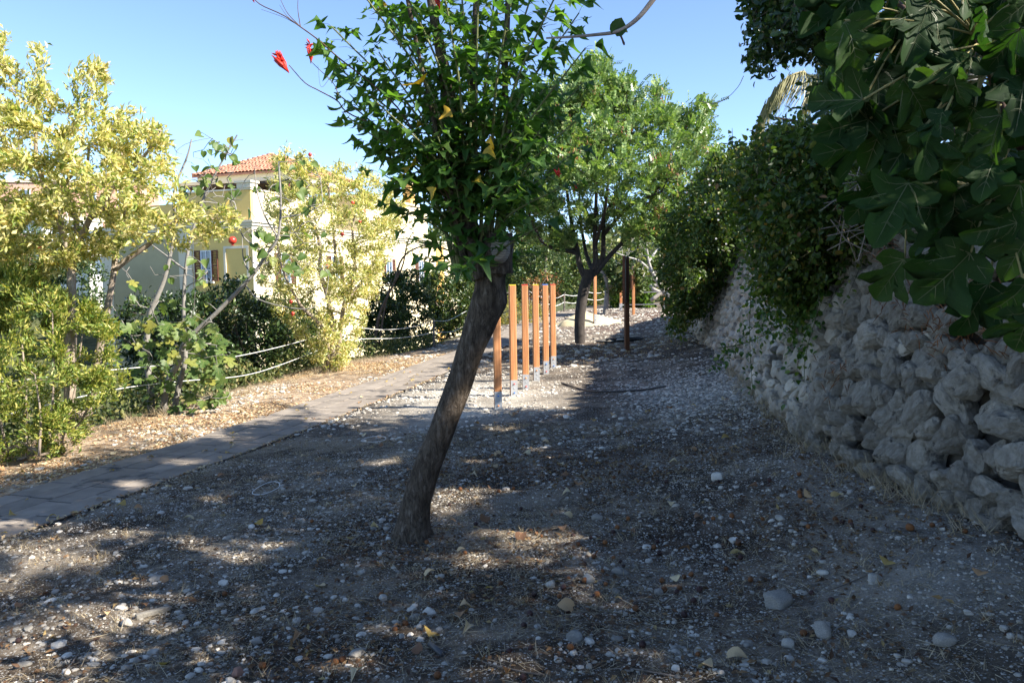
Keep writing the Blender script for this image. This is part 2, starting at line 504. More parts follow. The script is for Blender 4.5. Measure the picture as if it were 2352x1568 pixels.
def twig_leaves(g, n, tmpl, size, spread, r=rng, up=0.3, out=0.6, along=0.5, minfrac=0.0, centre=None, rmax=0.02, flat=0.5, wvar=0.3, clump=2.6, cscale=1.6):
    """n leaves round the thin shoots of a grown tree"""
    N, PA, R, tw, ch = g
    idx = np.where((R < rmax) & (tw == 1))[0]
    if len(idx) == 0: idx = np.where(R < rmax)[0]
    w_ = np.exp(clump * fbm(N[idx] * cscale + 3.7, 2)); pick = r.choice(idx, n, p=w_ / w_.sum())
    a = N[pick]; pa = PA[pick]; b = N[np.maximum(pa, 0)]
    f = r.random(n)[:, None]; tdir = unit(a - b)
    pos = b + (a - b) * f + r.normal(0, spread, (n, 3))
    c = N.mean(0) if centre is None else centre
    Y = along * tdir + out * unit(pos - c) * .4 + rdir(n, r) * .8 + np.array([0, 0, up])
    Nn = rdir(n, r) * (1 - flat) + np.array([0, 0, 1.0]) * flat
    s = size * (1 + wvar * r.normal(size=n)).clip(.45, 1.7)
    return scatter(tmpl[0], tmpl[1], pos, Y, Nn, s)

# ================================================================== SETTING: ground
def axis(parts):
    return np.unique(np.round(np.concatenate([np.arange(a, b, s) for a, b, s in parts]), 4))
gx = axis([(-400, -60, 34), (-60, -20, 2.5), (-20, -7, .5), (-7, -4.6, .12), (-4.6, 3.6, .055), (3.6, 8, .14), (8, 20, 1.2), (20, 60, 6), (60, 401, 34)])
gy = axis([(-60, -6, 5), (-6, 2, .6), (2, 9, .055), (9, 16, .11), (16, 30, .3), (30, 60, 1.0), (60, 130, 4), (130, 1000, 60)])
GX, GY = np.meshgrid(gx, gy)
gzv = gz(GX, GY); q_ = np.stack([GX.ravel(), GY.ravel(), GX.ravel() * 0], 1)
near = ss((18 - GY.ravel()) / 8)
xw_ = np.interp(GY.ravel(), WY, WX); xp_ = np.interp(GY.ravel(), PY, PX); xf_ = np.interp(GY.ravel(), FY, FX)
onp = ss((np.abs(GX.ravel() - xp_) - .55) / .2)
gzf = gzv.ravel() + near * 0.012 * fbm(q_ * 9, 3) * onp - 0.03 * (1 - onp)
gV = np.column_stack([GX.ravel(), GY.ravel(), gzf])
ny, nx = GX.shape; ii = (np.arange(ny - 1)[:, None] * nx + np.arange(nx - 1)[None]).ravel()
gQ = np.stack([ii, ii + 1, ii + nx + 1, ii + nx], 1)

gm, nt, b = new_mat('dusty_ground')
pos = nt.nodes.new('ShaderNodeNewGeometry').outputs['Position']
at = nt.nodes.new('ShaderNodeAttribute'); at.attribute_name = 'zone'
sep = nt.nodes.new('ShaderNodeSeparateColor'); lk(nt, at.outputs['Color'], sep.inputs[0])
n1 = noise(nt, pos, 1.3, 5, .6); n2 = noise(nt, pos, 9, 5, .65); n3 = noise(nt, pos, 60, 4, .7)
r1 = ramp(nt, [(.30, (.030, .022, .015)), (.45, (.078, .061, .045)), (.59, (.20, .168, .130))]); 
a1 = nt.nodes.new('ShaderNodeMath'); a1.operation = 'MULTIPLY_ADD'; lk(nt, n2.outputs[0], a1.inputs[0]); a1.inputs[1].default_value = .55; lk(nt, n1.outputs[0], a1.inputs[2])
a2 = nt.nodes.new('ShaderNodeMath'); a2.operation = 'SUBTRACT'; lk(nt, a1.outputs[0], a2.inputs[0]); a2.inputs[1].default_value = .28
lk(nt, a2.outputs[0], r1.inputs[0]); col = r1.outputs[0]
fine = ramp(nt, [(.3, (.55, .55, .55)), (.7, (1.45, 1.42, 1.38))]); lk(nt, n3.outputs[0], fine.inputs[0])
rl = ramp(nt, [(.35, (.15, .095, .06)), (.52, (.34, .235, .14)), (.68, (.52, .44, .33))]); lk(nt, n2.outputs[0], rl.inputs[0])
ml = nt.nodes.new('ShaderNodeMath'); ml.operation = 'MULTIPLY'; lk(nt, sep.outputs[0], ml.inputs[0]); 
rm = ramp(nt, [(.32, (0, 0, 0)), (.52, (1, 1, 1))]); lk(nt, noise(nt, pos, 4.5, 5, .7).outputs[0], rm.inputs[0]); lk(nt, rm.outputs[0], ml.inputs[1])
col = mixc(nt, ml.outputs[0], col, rl.outputs[0])
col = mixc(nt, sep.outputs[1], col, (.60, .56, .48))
rb = ramp(nt, [(.4, (.050, .026, .020)), (.62, (.13, .07, .048))]); lk(nt, n2.outputs[0], rb.inputs[0])
col = mixc(nt, sep.outputs[2], col, rb.outputs[0])
gr = ramp(nt, [(.35, (.03, .04, .016)), (.6, (.10, .11, .045)), (.75, (.20, .17, .09))]); lk(nt, n1.outputs[0], gr.inputs[0])
col = mixc(nt, at.outputs['Alpha'], col, gr.outputs[0])
col = mixc(nt, .8, col, fine.outputs[0], 'MULTIPLY')
for sc_, th, c_ in ((55, .26, (.36, .35, .325)), (120, .30, (.30, .29, .27))):
    vo = nt.nodes.new('ShaderNodeTexVoronoi'); vo.inputs['Scale'].default_value = sc_; lk(nt, pos, vo.inputs['Vector'])
    sv = nt.nodes.new('ShaderNodeSeparateColor'); lk(nt, vo.outputs['Color'], sv.inputs[0])
    k1 = ramp(nt, [(th, (1, 1, 1)), (th + .08, (0, 0, 0))]); lk(nt, vo.outputs['Distance'], k1.inputs[0])
    k2 = ramp(nt, [(.62, (0, 0, 0)), (.66, (1, 1, 1))]); lk(nt, sv.outputs[0], k2.inputs[0])
    mm_ = nt.nodes.new('ShaderNodeMath'); mm_.operation = 'MULTIPLY'; lk(nt, k1.outputs[0], mm_.inputs[0]); lk(nt, k2.outputs[0], mm_.inputs[1])
    iv = nt.nodes.new('ShaderNodeMath'); iv.operation = 'MULTIPLY_ADD'; lk(nt, at.outputs['Alpha'], iv.inputs[0]); iv.inputs[1].default_value = -1; iv.inputs[2].default_value = 1
    m3 = nt.nodes.new('ShaderNodeMath'); m3.operation = 'MULTIPLY'; lk(nt, mm_.outputs[0], m3.inputs[0]); lk(nt, iv.outputs[0], m3.inputs[1])
    col = mixc(nt, m3.outputs[0], col, c_)
lk(nt, col, b.inputs['Base Color']); b.inputs['Roughness'].default_value = .95; b.inputs['Specular IOR Level'].default_value = .1
hh = nt.nodes.new('ShaderNodeMath'); hh.operation = 'ADD'; lk(nt, n3.outputs[0], hh.inputs[0]); lk(nt, noise(nt, pos, 160, 3, .7).outputs[0], hh.inputs[1])
bump(nt, b, hh.outputs[0], .7, .012)

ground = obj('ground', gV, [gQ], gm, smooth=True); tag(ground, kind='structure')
zx, zy = GX.ravel(), GY.ravel(); zn = fbm(q_ * .8, 3)
verge = ss((xp_ - .5 - zx) / .3) * ss((zx - xf_ + .6) / .5) * ss((26 - zy) / 6) * ss((zy - 3) / 3)
verge = np.clip(verge * (1.0 + .8 * zn), 0, 1)
chalk_sunlit = np.exp(-(((zx + .7) / 1.0) ** 2 + ((zy - 11.6) / 1.7) ** 2)) * .8 + np.exp(-(((zx - 2.6) / .8) ** 2 + ((zy - 10.5) / 2.2) ** 2)) * .3 + np.exp(-(((zx - 2.8) / 2.5) ** 2 + ((zy - 25) / 3.5) ** 2)) * .2  # pale gravel, whitened by the path to paint in the patch's sunlight
chalk_sunlit = chalk_sunlit + .2 * np.exp(-(((zx - 2.0) / .62) ** 2 + ((zy - 3.9) / 1.0) ** 2))
chalk_sunlit = np.clip(chalk_sunlit * (1 + 1.3 * fbm(q_ * 2.2, 3) + 1.4 * zn), 0, .8) * (zx < xw_ + .3) * (zx > xp_ + .45)
mulch = np.exp(-(((zx - 1.6) / 2.4) ** 2 + ((zy - 18.2) / 2.0) ** 2)) + .9 * np.exp(-(((zx - 5) / 4.5) ** 2 + ((zy - 37) / 8) ** 2)) + .55 * np.exp(-(((zx - 3.2) / 1.8) ** 2 + ((zy - 25) / 4) ** 2)) + .35 * np.exp(-(((zx - .9) / .8) ** 2 + ((zy - 4.4) / .9) ** 2))
mulch = np.clip(mulch * (1 + 1.0 * zn), 0, .9) * (zx > xp_ + .45)
wild = np.clip(ss((xf_ - .1 - zx) / .7) + ss((zx - xw_ - .3) / .3) + ss((zy - 58) / 6), 0, 1)
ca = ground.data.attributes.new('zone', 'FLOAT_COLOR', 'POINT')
ca.data.foreach_set('color', np.column_stack([verge, chalk_sunlit, mulch, wild]).astype(np.float32).ravel())

# ================================================================== the paved path
pav_m = surf('worn_concrete_paver', (.175, .148, .122), (.28, .242, .202), 5, .92, .5, 70, .006, island=.14, spots=(2.2, .60, (.10, .09, .082)))
bed_m = surf('path_bedding', (.03, .027, .024), (.07, .062, .053), 20, .95, .4)
cy = np.arange(3.4, 52, .1); cx = np.interp(cy, PY, PX)
kk = np.ones(25) / 25; cxp = np.convolve(np.pad(cx, 12, 'edge'), kk, 'valid')
pc = np.column_stack([cxp, cy]); sl_ = np.concatenate([[0], np.cumsum(np.linalg.norm(np.diff(pc, axis=0), axis=1))])
def path_pt(s, off):
    x = np.interp(s, sl_, pc[:, 0]); y = np.interp(s, sl_, pc[:, 1])
    x2 = np.interp(s + .2, sl_, pc[:, 0]); y2 = np.interp(s + .2, sl_, pc[:, 1]); x1 = np.interp(s - .2, sl_, pc[:, 0]); y1 = np.interp(s - .2, sl_, pc[:, 1])
    t = unit(np.stack([x2 - x1, y2 - y1], -1)); n = np.stack([t[..., 1], -t[..., 0]], -1)
    xx = x + n[..., 0] * off; yy = y + n[..., 1] * off
    return np.stack([xx, yy, gz(x, y) + .0 * xx], -1)
PWID = 1.04; ss_ = np.arange(.0, sl_[-1] - .3, .25); L_ = path_pt(ss_, -PWID / 2); R_ = path_pt(ss_, PWID / 2)
Vb = np.concatenate([np.stack([L_, R_], 1).reshape(-1, 3) + [0, 0, .012], np.stack([L_, R_], 1).reshape(-1, 3) - [0, 0, .12]])
nb = len(ss_); i_ = np.arange(nb - 1) * 2; o_ = nb * 2
path = obj('path', Vb, [np.concatenate([np.stack([i_, i_ + 1, i_ + 3, i_ + 2], 1), np.stack([i_, i_ + 2, i_ + 2 + o_, i_ + o_], 1), np.stack([i_ + 1, i_ + 1 + o_, i_ + 3 + o_, i_ + 3], 1)])], bed_m)
tag(path, kind='structure')
far_p = MB(); rw = PWID / 4; npv = 0
for row in range(4):
    s0 = .1 + (row % 2) * .29 + rng.uniform(-.05, .05)
    while s0 < sl_[-1] - 1.5:
        Lp = .52 + rng.uniform(-.08, .10); o0 = -PWID / 2 + row * rw + .004; o1 = o0 + rw - .008
        c4 = np.array([path_pt(s0 + .013, o0), path_pt(s0 + Lp - .013, o0), path_pt(s0 + Lp - .013, o1), path_pt(s0 + .013, o1)])
        c4[:, 2] += .020 + rng.normal(0, .0022) + rng.normal(0, .001, 4)
        cen = c4.mean(0); top = cen + (c4 - cen) * [.985, .985, 1]; mid = c4 - [0, 0, .003]; bot = c4 - [0, 0, .06]
        V = np.vstack([top, mid, bot]); Q = [[0, 3, 2, 1]]
        for k in range(4):
            j = (k + 1) % 4; Q += [[k, j, 4 + j, 4 + k], [4 + k, 4 + j, 8 + j, 8 + k]]
        y = c4[0, 1]
        if y < 21.5 and y > 4.6:
            obj('paver', V, [np.array(Q)], pav_m, path); npv += 1
        else: far_p.add(V, Q=Q)
        s0 += Lp
far_p.out('paver', pav_m, path, kind='stuff')

# ================================================================== stones
def ico(sub):
    t = (1 + 5 ** .5) / 2
    V = [(-1, t, 0), (1, t, 0), (-1, -t, 0), (1, -t, 0), (0, -1, t), (0, 1, t), (0, -1, -t), (0, 1, -t), (t, 0, -1), (t, 0, 1), (-t, 0, -1), (-t, 0, 1)]
    F = [(0, 11, 5), (0, 5, 1), (0, 1, 7), (0, 7, 10), (0, 10, 11), (1, 5, 9), (5, 11, 4), (11, 10, 2), (10, 7, 6), (7, 1, 8), (3, 9, 4), (3, 4, 2), (3, 2, 6), (3, 6, 8), (3, 8, 9), (4, 9, 5), (2, 4, 11), (6, 2, 10), (8, 6, 7), (9, 8, 1)]
    V = [np.array(v) / np.linalg.norm(v) for v in V]
    for _ in range(sub):
        mid = {}; F2 = []
        def mp(a, b_):
            k = (min(a, b_), max(a, b_))
            if k not in mid: p = V[a] + V[b_]; V.append(p / np.linalg.norm(p)); mid[k] = len(V) - 1
            return mid[k]
        for a, b_, c in F:
            x, y, z = mp(a, b_), mp(b_, c), mp(c, a); F2 += [(a, x, z), (b_, y, x), (c, z, y), (x, y, z)]
        F = F2
    return np.array(V), np.array(F)
ICO = [ico(i) for i in range(4)]
def rock_shape(sub, seed, cuts=7, rough=.22, blocky=.75):
    V, F = ICO[sub]; r = np.random.default_rng(seed)
    v = np.sign(V) * np.abs(V) ** blocky
    for _ in range(cuts):
        n = unit(r.normal(size=3)); d = r.uniform(.62, .95); k = v @ n - d; v = v - np.clip(k, 0, None)[:, None] * n * .9
    v = v * (1 + rough * fbm(V * 1.7 + seed * 3.1, 2))[:, None]
    v = v * (1 + rough * .45 * fbm(V * 5 + seed, 2))[:, None]
    if sub > 2: v = v * (1 + rough * .2 * fbm(V * 10 + seed, 2))[:, None]
    return v / np.abs(v).max(0), F

lime = surf('limestone', (.26, .225, .175), (.56, .505, .42), 2.6, .95, 1.0, 16, .035, spots=(1.7, .60, (.17, .155, .135)), island=.22, spec=.15)
pebm = surf('pale_pebble', (.23, .21, .18), (.52, .485, .425), 14, .95, .5, 60, .006, island=.5, spec=.15)
redst = surf('reddish_pebble', (.22, .12, .085), (.34, .19, .14), 14, .9, .4, 60, .006, spec=.2)

# ================================================================== dry stone retaining wall
wyp = np.array([-1.0, 1, 2.5, 4.06, 5.43, 6.65, 8.54, 9.86, 13, 15.75, 19, 26, 34]); wxp = np.interp(wyp, WY, WX)
wq = spline(np.column_stack([wxp, wyp]), 400); wsl = np.concatenate([[0], np.cumsum(np.linalg.norm(np.diff(wq, axis=0), axis=1))])
def wall_pt(s, h, off=0.0):
    """s along the wall, h above its foot, off out of its face"""
    x = np.interp(s, wsl, wq[:, 0]); y = np.interp(s, wsl, wq[:, 1]); x2 = np.interp(s + .4, wsl, wq[:, 0]); y2 = np.interp(s + .4, wsl, wq[:, 1]); x1 = np.interp(s - .4, wsl, wq[:, 0]); y1 = np.interp(s - .4, wsl, wq[:, 1])
    t = unit(np.stack([x2 - x1, y2 - y1], -1)); n = np.stack([-t[..., 1], t[..., 0]], -1)
    back = .36 * h - off
    xx = x - n[..., 0] * back; yy = y - n[..., 1] * back
    return np.stack([xx, yy, gz_base(x - .15, y) + h], -1), t, n
wall = thing('dry_stone_wall', (3.0, 8, .3), 'long dry stone retaining wall of rough pale limestone', 'wall')
sg = np.arange(0, wsl[-1], .5); rows_ = []
for h_ in (-.3, .5, 1.3, 1.86): rows_.append(wall_pt(sg, np.full(len(sg), h_), -.10)[0])
rows_.append(rows_[-1] + np.array([.9, 0, .05])); rows_.append(rows_[0] + np.array([1.4, 0, -.3]))
Vw = np.concatenate(rows_); n_ = len(sg); Qw = []
for a in range(5):
    i = np.arange(n_ - 1); Qw.append(np.stack([a * n_ + i, (a + 1) * n_ + i, (a + 1) * n_ + i + 1, a * n_ + i + 1], 1))
obj('rubble_core', Vw, [np.concatenate(Qw)], surf('rubble_core', (.07, .058, .045), (.15, .128, .10), 9, .95, .6), wall)
rk = [rock_shape(3, 100 + i, 11, .32, .66) for i in range(20)]
rkm = [make_mesh('stone', v, [f], False, lime) for v, f in rk]
rks = [rock_shape(2, 200 + i, 6, .4, .7) for i in range(8)]
stones = []; h = -.06; course = 0
while h < 1.86:
    ch_ = rng.uniform(.12, .22); s = rng.uniform(0, .2)
    while s < wsl[-1] - .3:
        w = rng.uniform(.11, .29) * (1.35 if rng.random() < .15 else 1)
        hh_ = ch_ * rng.uniform(.7, 1.45)
        stones.append((s + w / 2, h + ch_ / 2 + rng.normal(0, .03) + .05 * math.sin(s * 1.7 + course), w, hh_)); s += w * .90
    h += ch_ * .80; course += 1
st = np.array(stones); wp, wt, wnm = wall_pt(st[:, 0], st[:, 1], .03 + rng.normal(0, .028, len(st)))
# the nearest 300 in the picture are parts, the rest one part
dist = np.linalg.norm(wp - [0, 0, CZ], axis=1); vis = wp[:, 1] > 3.4
order = np.argsort(np.where(vis, dist, 999)); big = set(order[:300].tolist()); rest = MB()
for i in range(len(st)):
    w, hh_ = st[i, 2], st[i, 3]; t3 = np.array([wt[i, 0], wt[i, 1], 0]); n3 = unit(np.array([wnm[i, 0], wnm[i, 1], .36])); u3 = np.cross(t3, n3); u3 = u3 * np.sign(u3[2])
    a = rng.normal(0, .35); t4 = t3 * math.cos(a) + u3 * math.sin(a); u4 = np.cross(n3, t4); 
    if u4[2] < 0: u4 = -u4
    sx, sy, sz = w * .56, rng.uniform(.09, .15), hh_ * .56
    M3 = np.column_stack([t4, np.cross(u4, t4), u4]); fl = rng.integers(0, 4)
    if fl & 1: M3[:, :2] *= -1
    if fl & 2: M3[:, 1:] *= -1
    if i in big:
        inst('stone', rkm[rng.integers(20)], wall, wp[i], Matrix(M3.tolist()).to_quaternion(), (sx, sy, sz))
    elif wp[i, 1] > 2:
        v, f = rks[rng.integers(8)]; rest.add((v * [sx, sy, sz]) @ M3.T + wp[i], T=f)
ch_s = rng.uniform(0, wsl[-1] - .5, 900); ch_h = rng.uniform(-.05, 1.8, 900); cpp, _, _ = wall_pt(ch_s, ch_h, .015)
for p in cpp:
    if 2.5 < p[1] < 14: v, f = rks[rng.integers(8)]; z_ = rng.uniform(.03, .07); rest.add((v * [z_, z_, z_ * .8]) @ np.array(Quaternion(tuple(rng.normal(size=4))).normalized().to_matrix()) + p, T=f)
rest.out('stone', lime, wall, smooth=False, kind='stuff')

# ================================================================== loose stones, fruit, leaves and twigs on the ground
def free(x, y, m_=.1):
    return (x > np.interp(y, FY, FX) - .2) & (x < np.interp(y, WY, WX) - m_ + .1) & (np.abs(x - np.interp(y, PY, PX)) > .6)
def on_ground(n, x0, x1, y0, y1, dens=None, r=rng):
    out = np.zeros((0, 2))
    while len(out) < n:
        p = np.column_stack([r.uniform(x0, x1, 2 * n), r.uniform(y0, y1, 2 * n)]); k = free(p[:, 0], p[:, 1])
        # keep what the view can reach
        k &= np.abs(p[:, 0]) < .72 * p[:, 1] + .5
        if dens is not None: k &= r.random(2 * n) < dens(p[:, 0], p[:, 1])
        out = np.vstack([out, p[k]])
    out = out[:n]; return np.column_stack([out, gz(out[:, 0], out[:, 1])])
def where(p):
    x, y = p[0], p[1]
    if math.hypot(x + .67, y - 5.11) < .8: return 'near the foot of the leaning trunk'
    if np.interp(y, WY, WX) - x < .7: return 'close to the foot of the stone wall'
    if x < np.interp(y, PY, PX): return 'on the verge between path and rope fence'
    if x - np.interp(y, PY, PX) < 1.1: return 'beside the paved path'
    if y < 3.75: return 'along the bottom of the picture'
    if y > 6.2: return 'on the ground beyond the leaning trunk'
    return 'on the shaded ground left of the trunk' if x < -.8 else 'on the shaded ground between trunk and wall'
pebv = [rock_shape(2, 300 + i, 9, .3, .75) for i in range(14)]
pebme = [make_mesh('stone', v, [f], False, pebm) for v, f in pebv]
def lay_stone(p, size, label, group=None, mesh=None, flat=.62, cat='stone', sink=.25):
    a = rng.uniform(0, 6.28); sx, sy, sz = size * rng.uniform(.8, 1.25), size * rng.uniform(.7, 1.0), size * flat * rng.uniform(.8, 1.15)
    o = inst('stone', mesh or pebme[rng.integers(14)], None, (p[0], p[1], p[2] + sz * (1 - 2 * sink) * .6), Quaternion((0, 0, 1), a), (sx, sy, sz))
    return tag(o, label, cat, group)
for (px, py, s_, lab) in [(1785, 1390, 52, 'big angular white stone among brown fallen fruit'), (1352, 1335, 26, 'white stone in the middle of the shaded litter'), (822, 1500, 26, 'white flat topped stone close to the orange fallen fruit'),
                          (2170, 1480, 32, 'three cornered pinkish stone alone on bare grey dust'), (1810, 1484, 26, 'knobbly white stone beside a smaller flat stone'), (1890, 1455, 40, 'half buried grey stone among straw'),
                          (545, 1550, 26, 'reddish grey stone at the bottom edge of the picture'), (2010, 1335, 28, 'long pale stone sunk flat into the dust'), (880, 1377, 20, 'white oval stone left of the three stone cluster'),
                          (987, 1408, 26, 'largest pale stone of the cluster below the leaning trunk'), (952, 1420, 20, 'pale stone at the left of the cluster below the leaning trunk'), (968, 1438, 20, 'brownish stone at the front of the cluster below the leaning trunk'),
                          (1650, 1100, 22, 'lone white stone between the trunk and the stone wall'), (1755, 922, 40, 'rough stone fallen at the foot of the stone wall'), (1415, 1362, 18, 'square pale stone right of the white middle stone'), (1425, 1318, 26, 'flat grey stone above the square pale stone'),
                          (590, 1475, 18, 'pale stone by the sunlit straw at the lower left'), (1370, 1192, 22, 'white stone to the right of the trunk foot'), (1265, 1345, 22, 'grey stone near the middle with blunt edges')]:
    p = G(px, py); d_ = np.linalg.norm(p - [0, 0, CZ]); o = lay_stone(p, s_ / FD * d_ * .62, lab, None, rkm[rng.integers(16)] if s_ > 24 else None, .75)
    o.data = make_mesh('stone', rock_shape(2, int(px), 8, .25, .8)[0], [ICO[2][1]], True, redst if px == 545 else pebm)
pdens = lambda x, y: np.clip(.45 + 1.6 * fbm(np.column_stack([x, y, x * 0]) * .9 + 2, 3), .06, 1) * (1 - .75 * np.exp(-(((x - 2.0) / .6) ** 2 + ((y - 3.9) / .9) ** 2)))
for p in on_ground(215, -3.6, 2.5, 3.0, 7.5, pdens):
    d_ = math.hypot(p[0], p[1]); lay_stone(p, rng.uniform(.009, .017) * (1 + 1.2 * rng.random() ** 5), 'small pale limestone pebble lying loose ' + where(p), 'loose pebbles ' + where(p))
pm = MB(); pv = [rock_shape(1, 400 + i, 5, .3, .8) for i in range(8)]; pv0 = [rock_shape(0, 420 + i, 0, .3, .9) for i in range(8)]
for p in on_ground(6500, -5, 3.6, 2.8, 15, pdens):
    s_ = rng.gamma(2.2, .0036) + .0045; v, f = pv[rng.integers(8)]; a = rng.uniform(0, 6.28); c, s2 = math.cos(a), math.sin(a)
    if p[1] > 8: s_ *= 1.3
    v = v * [s_ * rng.uniform(.8, 1.3), s_ * rng.uniform(.7, 1), s_ * .6]; pm.add(np.column_stack([v[:, 0] * c - v[:, 1] * s2, v[:, 0] * s2 + v[:, 1] * c, v[:, 2] + s_ * .12]) + p, T=f)
tag(pm.out('pebbles', pebm, None, False), 'pale pebbles scattered through the dust and litter', 'pebbles', kind='stuff')
gp = np.vstack([on_ground(26000, -4, 3, 2.8, 8, lambda x, y: np.clip(.55 + fbm(np.column_stack([x, y, x * 0]) * 1.1 + 9, 2), .1, 1)), on_ground(5000, -5, 4.3, 8, 16),
                on_ground(5000, 1.2, 3.6, 7.5, 13.5, lambda x, y: np.exp(-(((x - 2.5) / .8) ** 2 + ((y - 10.3) / 2) ** 2)))])
gp = np.vstack([gp, on_ground(7000, -2, 9, 15, 46)]) if False else gp
gs = rng.gamma(2.0, .0014, len(gp)) + .0022; gs[-5000:] = rng.gamma(2.5, .0035, 5000) + .004
V, F = scatter(pv0[0][0], pv0[0][1], gp, rdir(len(gp)) * [1, 1, .1], np.tile([0, 0, 1.0], (len(gp), 1)) + rng.normal(0, .2, (len(gp), 3)), np.column_stack([gs * rng.uniform(.8, 1.5, len(gp)), gs, gs * .6]))
tag(obj('gravel', V, [F], pebm, None), 'fine pale gravel strewn over the ground', 'gravel', kind='stuff')

fp = on_ground(3800, -3, 10, 15, 46); fs_ = rng.gamma(2.2, .012, len(fp)) + .008
V, F = scatter(pv0[1][0], pv0[1][1], fp, rdir(len(fp)) * [1, 1, .1], np.tile([0, 0, 1.0], (len(fp), 1)), np.column_stack([fs_ * 1.2, fs_, fs_ * .5]))
tag(obj('gravel', V, [F], pebm, None), 'loose stones strewn over the farther ground round the carob and frame', 'gravel', kind='stuff')
# fallen fruit
fr_m = surf('dry_orange_fruit', (.075, .028, .011), (.25, .10, .03), 30, .6, .5, 60, .006, island=.4, spec=.3)
fr_d = surf('dark_dried_fruit', (.018, .010, .010), (.07, .03, .025), 30, .5, .4, 60, .006, island=.3)
frv = [rock_shape(2, 500 + i, 0, .16, 1.0) for i in range(5)]
frme = [make_mesh('fallen_fruit', v, [f], True, fr_m) for v, f in frv]; frdm = [make_mesh('fallen_fruit', v, [f], True, fr_d) for v, f in frv]
def lay_fruit(p, s_, dark, label, group):
    o = inst('fallen_fruit', (frdm if dark else frme)[rng.integers(5)], None, (p[0], p[1], p[2] + s_ * .8), Quaternion(tuple(rng.normal(size=4))).normalized(), (s_, s_, s_ * .93)); return tag(o, label, 'fruit', group)
GRO = 'dried fruits fallen on the ground'
for (px, py, lab) in [(770, 1525, 'orange fallen fruit at the left of a sunlit pair'), (786, 1519, 'rounder orange fallen fruit at the right of a sunlit pair'), (876, 1370, 'bright orange fallen fruit beside the white oval stone'), (931, 1437, 'orange fallen fruit in the sunlit straw patch'), (2062, 1060 + 340, 'amber fallen fruit behind the big white stone'),
                      (2090, 1218, 'large crumpled orange fruit on bare dust under the wall'), (1015 - 10, 1568 - 12, 'golden fallen fruit at the bottom of the picture')]:
    lay_fruit(G(px, py), .016 if px != 2090 else .024, False, lab, GRO)
fdens = lambda x, y: np.clip(.12 + np.exp(-(((x - .9) / .9) ** 2 + ((y - 4.2) / .9) ** 2)), 0, 1)
for i, p in enumerate(on_ground(96, -2.5, 2.4, 3.0, 6.5, fdens)):
    dk = i % 5 < 2; lay_fruit(p, rng.uniform(.011, .018), dk, ('small dark dried fruit ' if dk else 'small orange brown dried fruit ') + where(p), ('dark dried fruits ' if dk else 'orange dried fruits ') + where(p))

# fallen leaves
dl_m = leaf_mat('dry_leaf', [(0, (.15, .075, .04)), (.3, (.34, .19, .09)), (.55, (.50, .36, .20)), (.85, (.62, .52, .33)), (1, (.26, .15, .08))], .7, .15)
yl_m = leaf_mat('yellow_fallen_leaf', [(0, (.42, .28, .06)), (1, (.36, .26, .10))], .6, .25)
v, f, _ = fan_leaf(HEART_OUT, lambda x, y: .5 * x ** 2 + .25 * np.sin(y * 3), 3); fl1 = make_mesh('fallen_leaf', v, [f], True, dl_m); fl3 = make_mesh('fallen_leaf', v, [f], True, yl_m)
v, f, _ = fan_leaf(CORAL_OUT, lambda x, y: .35 * np.abs(x) + .2 * np.sin(y * 4), 4); fl2 = make_mesh('fallen_leaf', v, [f], True, dl_m); fl4 = make_mesh('fallen_leaf', v, [f], True, yl_m)
def lay_leaf(p, s_, me, label, group, tilt=.35):
    Y = unit(np.append(rng.normal(size=2), rng.normal(0, .15))); N_ = unit(np.array([rng.normal(0, tilt), rng.normal(0, tilt), 1]))
    return tag(inst('fallen_leaf', me, None, p + [0, 0, .018], quat(Y, N_), s_), label, 'leaf', group)
GL = 'dead leaves fallen on the ground'
for px, py, me, lab in [(825, 1545, fl2, 'pale brown lobed leaf lying at the bottom centre of the picture'), (985, 1470, fl4, 'small yellow leaf standing on edge by the dark tube'), (1078, 1440, fl2, 'brown lobed leaf beside the stone cluster'), (30, 1185, fl3, 'bright yellow leaf on the edge of the path')]:
    lay_leaf(G(px, py), .085, me, lab, None)
for i, p in enumerate(on_ground(150, -5.5, 2.6, 3.0, 10, lambda x, y: np.where(x < np.interp(y, PY, PX), 1, .35))):
    yl = i % 11 == 0; lay_leaf(p, rng.uniform(.04, .085), [fl3, fl4][i % 2] if yl else [fl1, fl2][i % 2], ('yellow fallen leaf ' if yl else 'curled brown fallen leaf ') + where(p), ('yellow leaves ' if yl else 'brown leaves ') + where(p))
for i in range(46):
    s_ = rng.uniform(1.2, 13); o_ = rng.uniform(-.5, .5); p = path_pt(np.array(s_), np.array(o_)); lay_leaf(p + [0, 0, .012], rng.uniform(.035, .07), [fl3, fl4, fl1][i % 3], 'dry yellow or brown leaf lying on the paving of the path', 'leaves fallen on the path', .25)
# leaf litter, straw: uncountable
lp2 = np.vstack([on_ground(4600, -3.5, 2.7, 2.9, 9, pdens), on_ground(6500, -1.2, 2.5, 2.9, 7.5, lambda x, y: np.clip(.35 + 2.2 * fbm(np.column_stack([x, y, x * 0]) * 1.2 + 5, 3), .02, 1))])
ed_ = np.array([path_pt(np.array(s__), np.array(.53 + abs(o__))) for s__, o__ in zip(rng.uniform(.5, 12, 700), rng.normal(0, .05, 700))]); ed_ = np.column_stack([ed_[:, :2], gz(ed_[:, 0], ed_[:, 1])])
lp = np.vstack([ed_, on_ground(13000, -6.5, -1.0, 5, 20, lambda x, y: np.where(x < np.interp(y, PY, PX), np.clip(.45 + 2.4 * fbm(np.column_stack([x, y, x * 0]) * 1.1 + 4, 3), .03, 1), 0)),
                on_ground(3500, -1, 4.2, 14.5, 21, lambda x, y: np.exp(-(((x - 1.6) / 2.2) ** 2 + ((y - 18) / 1.9) ** 2)))])
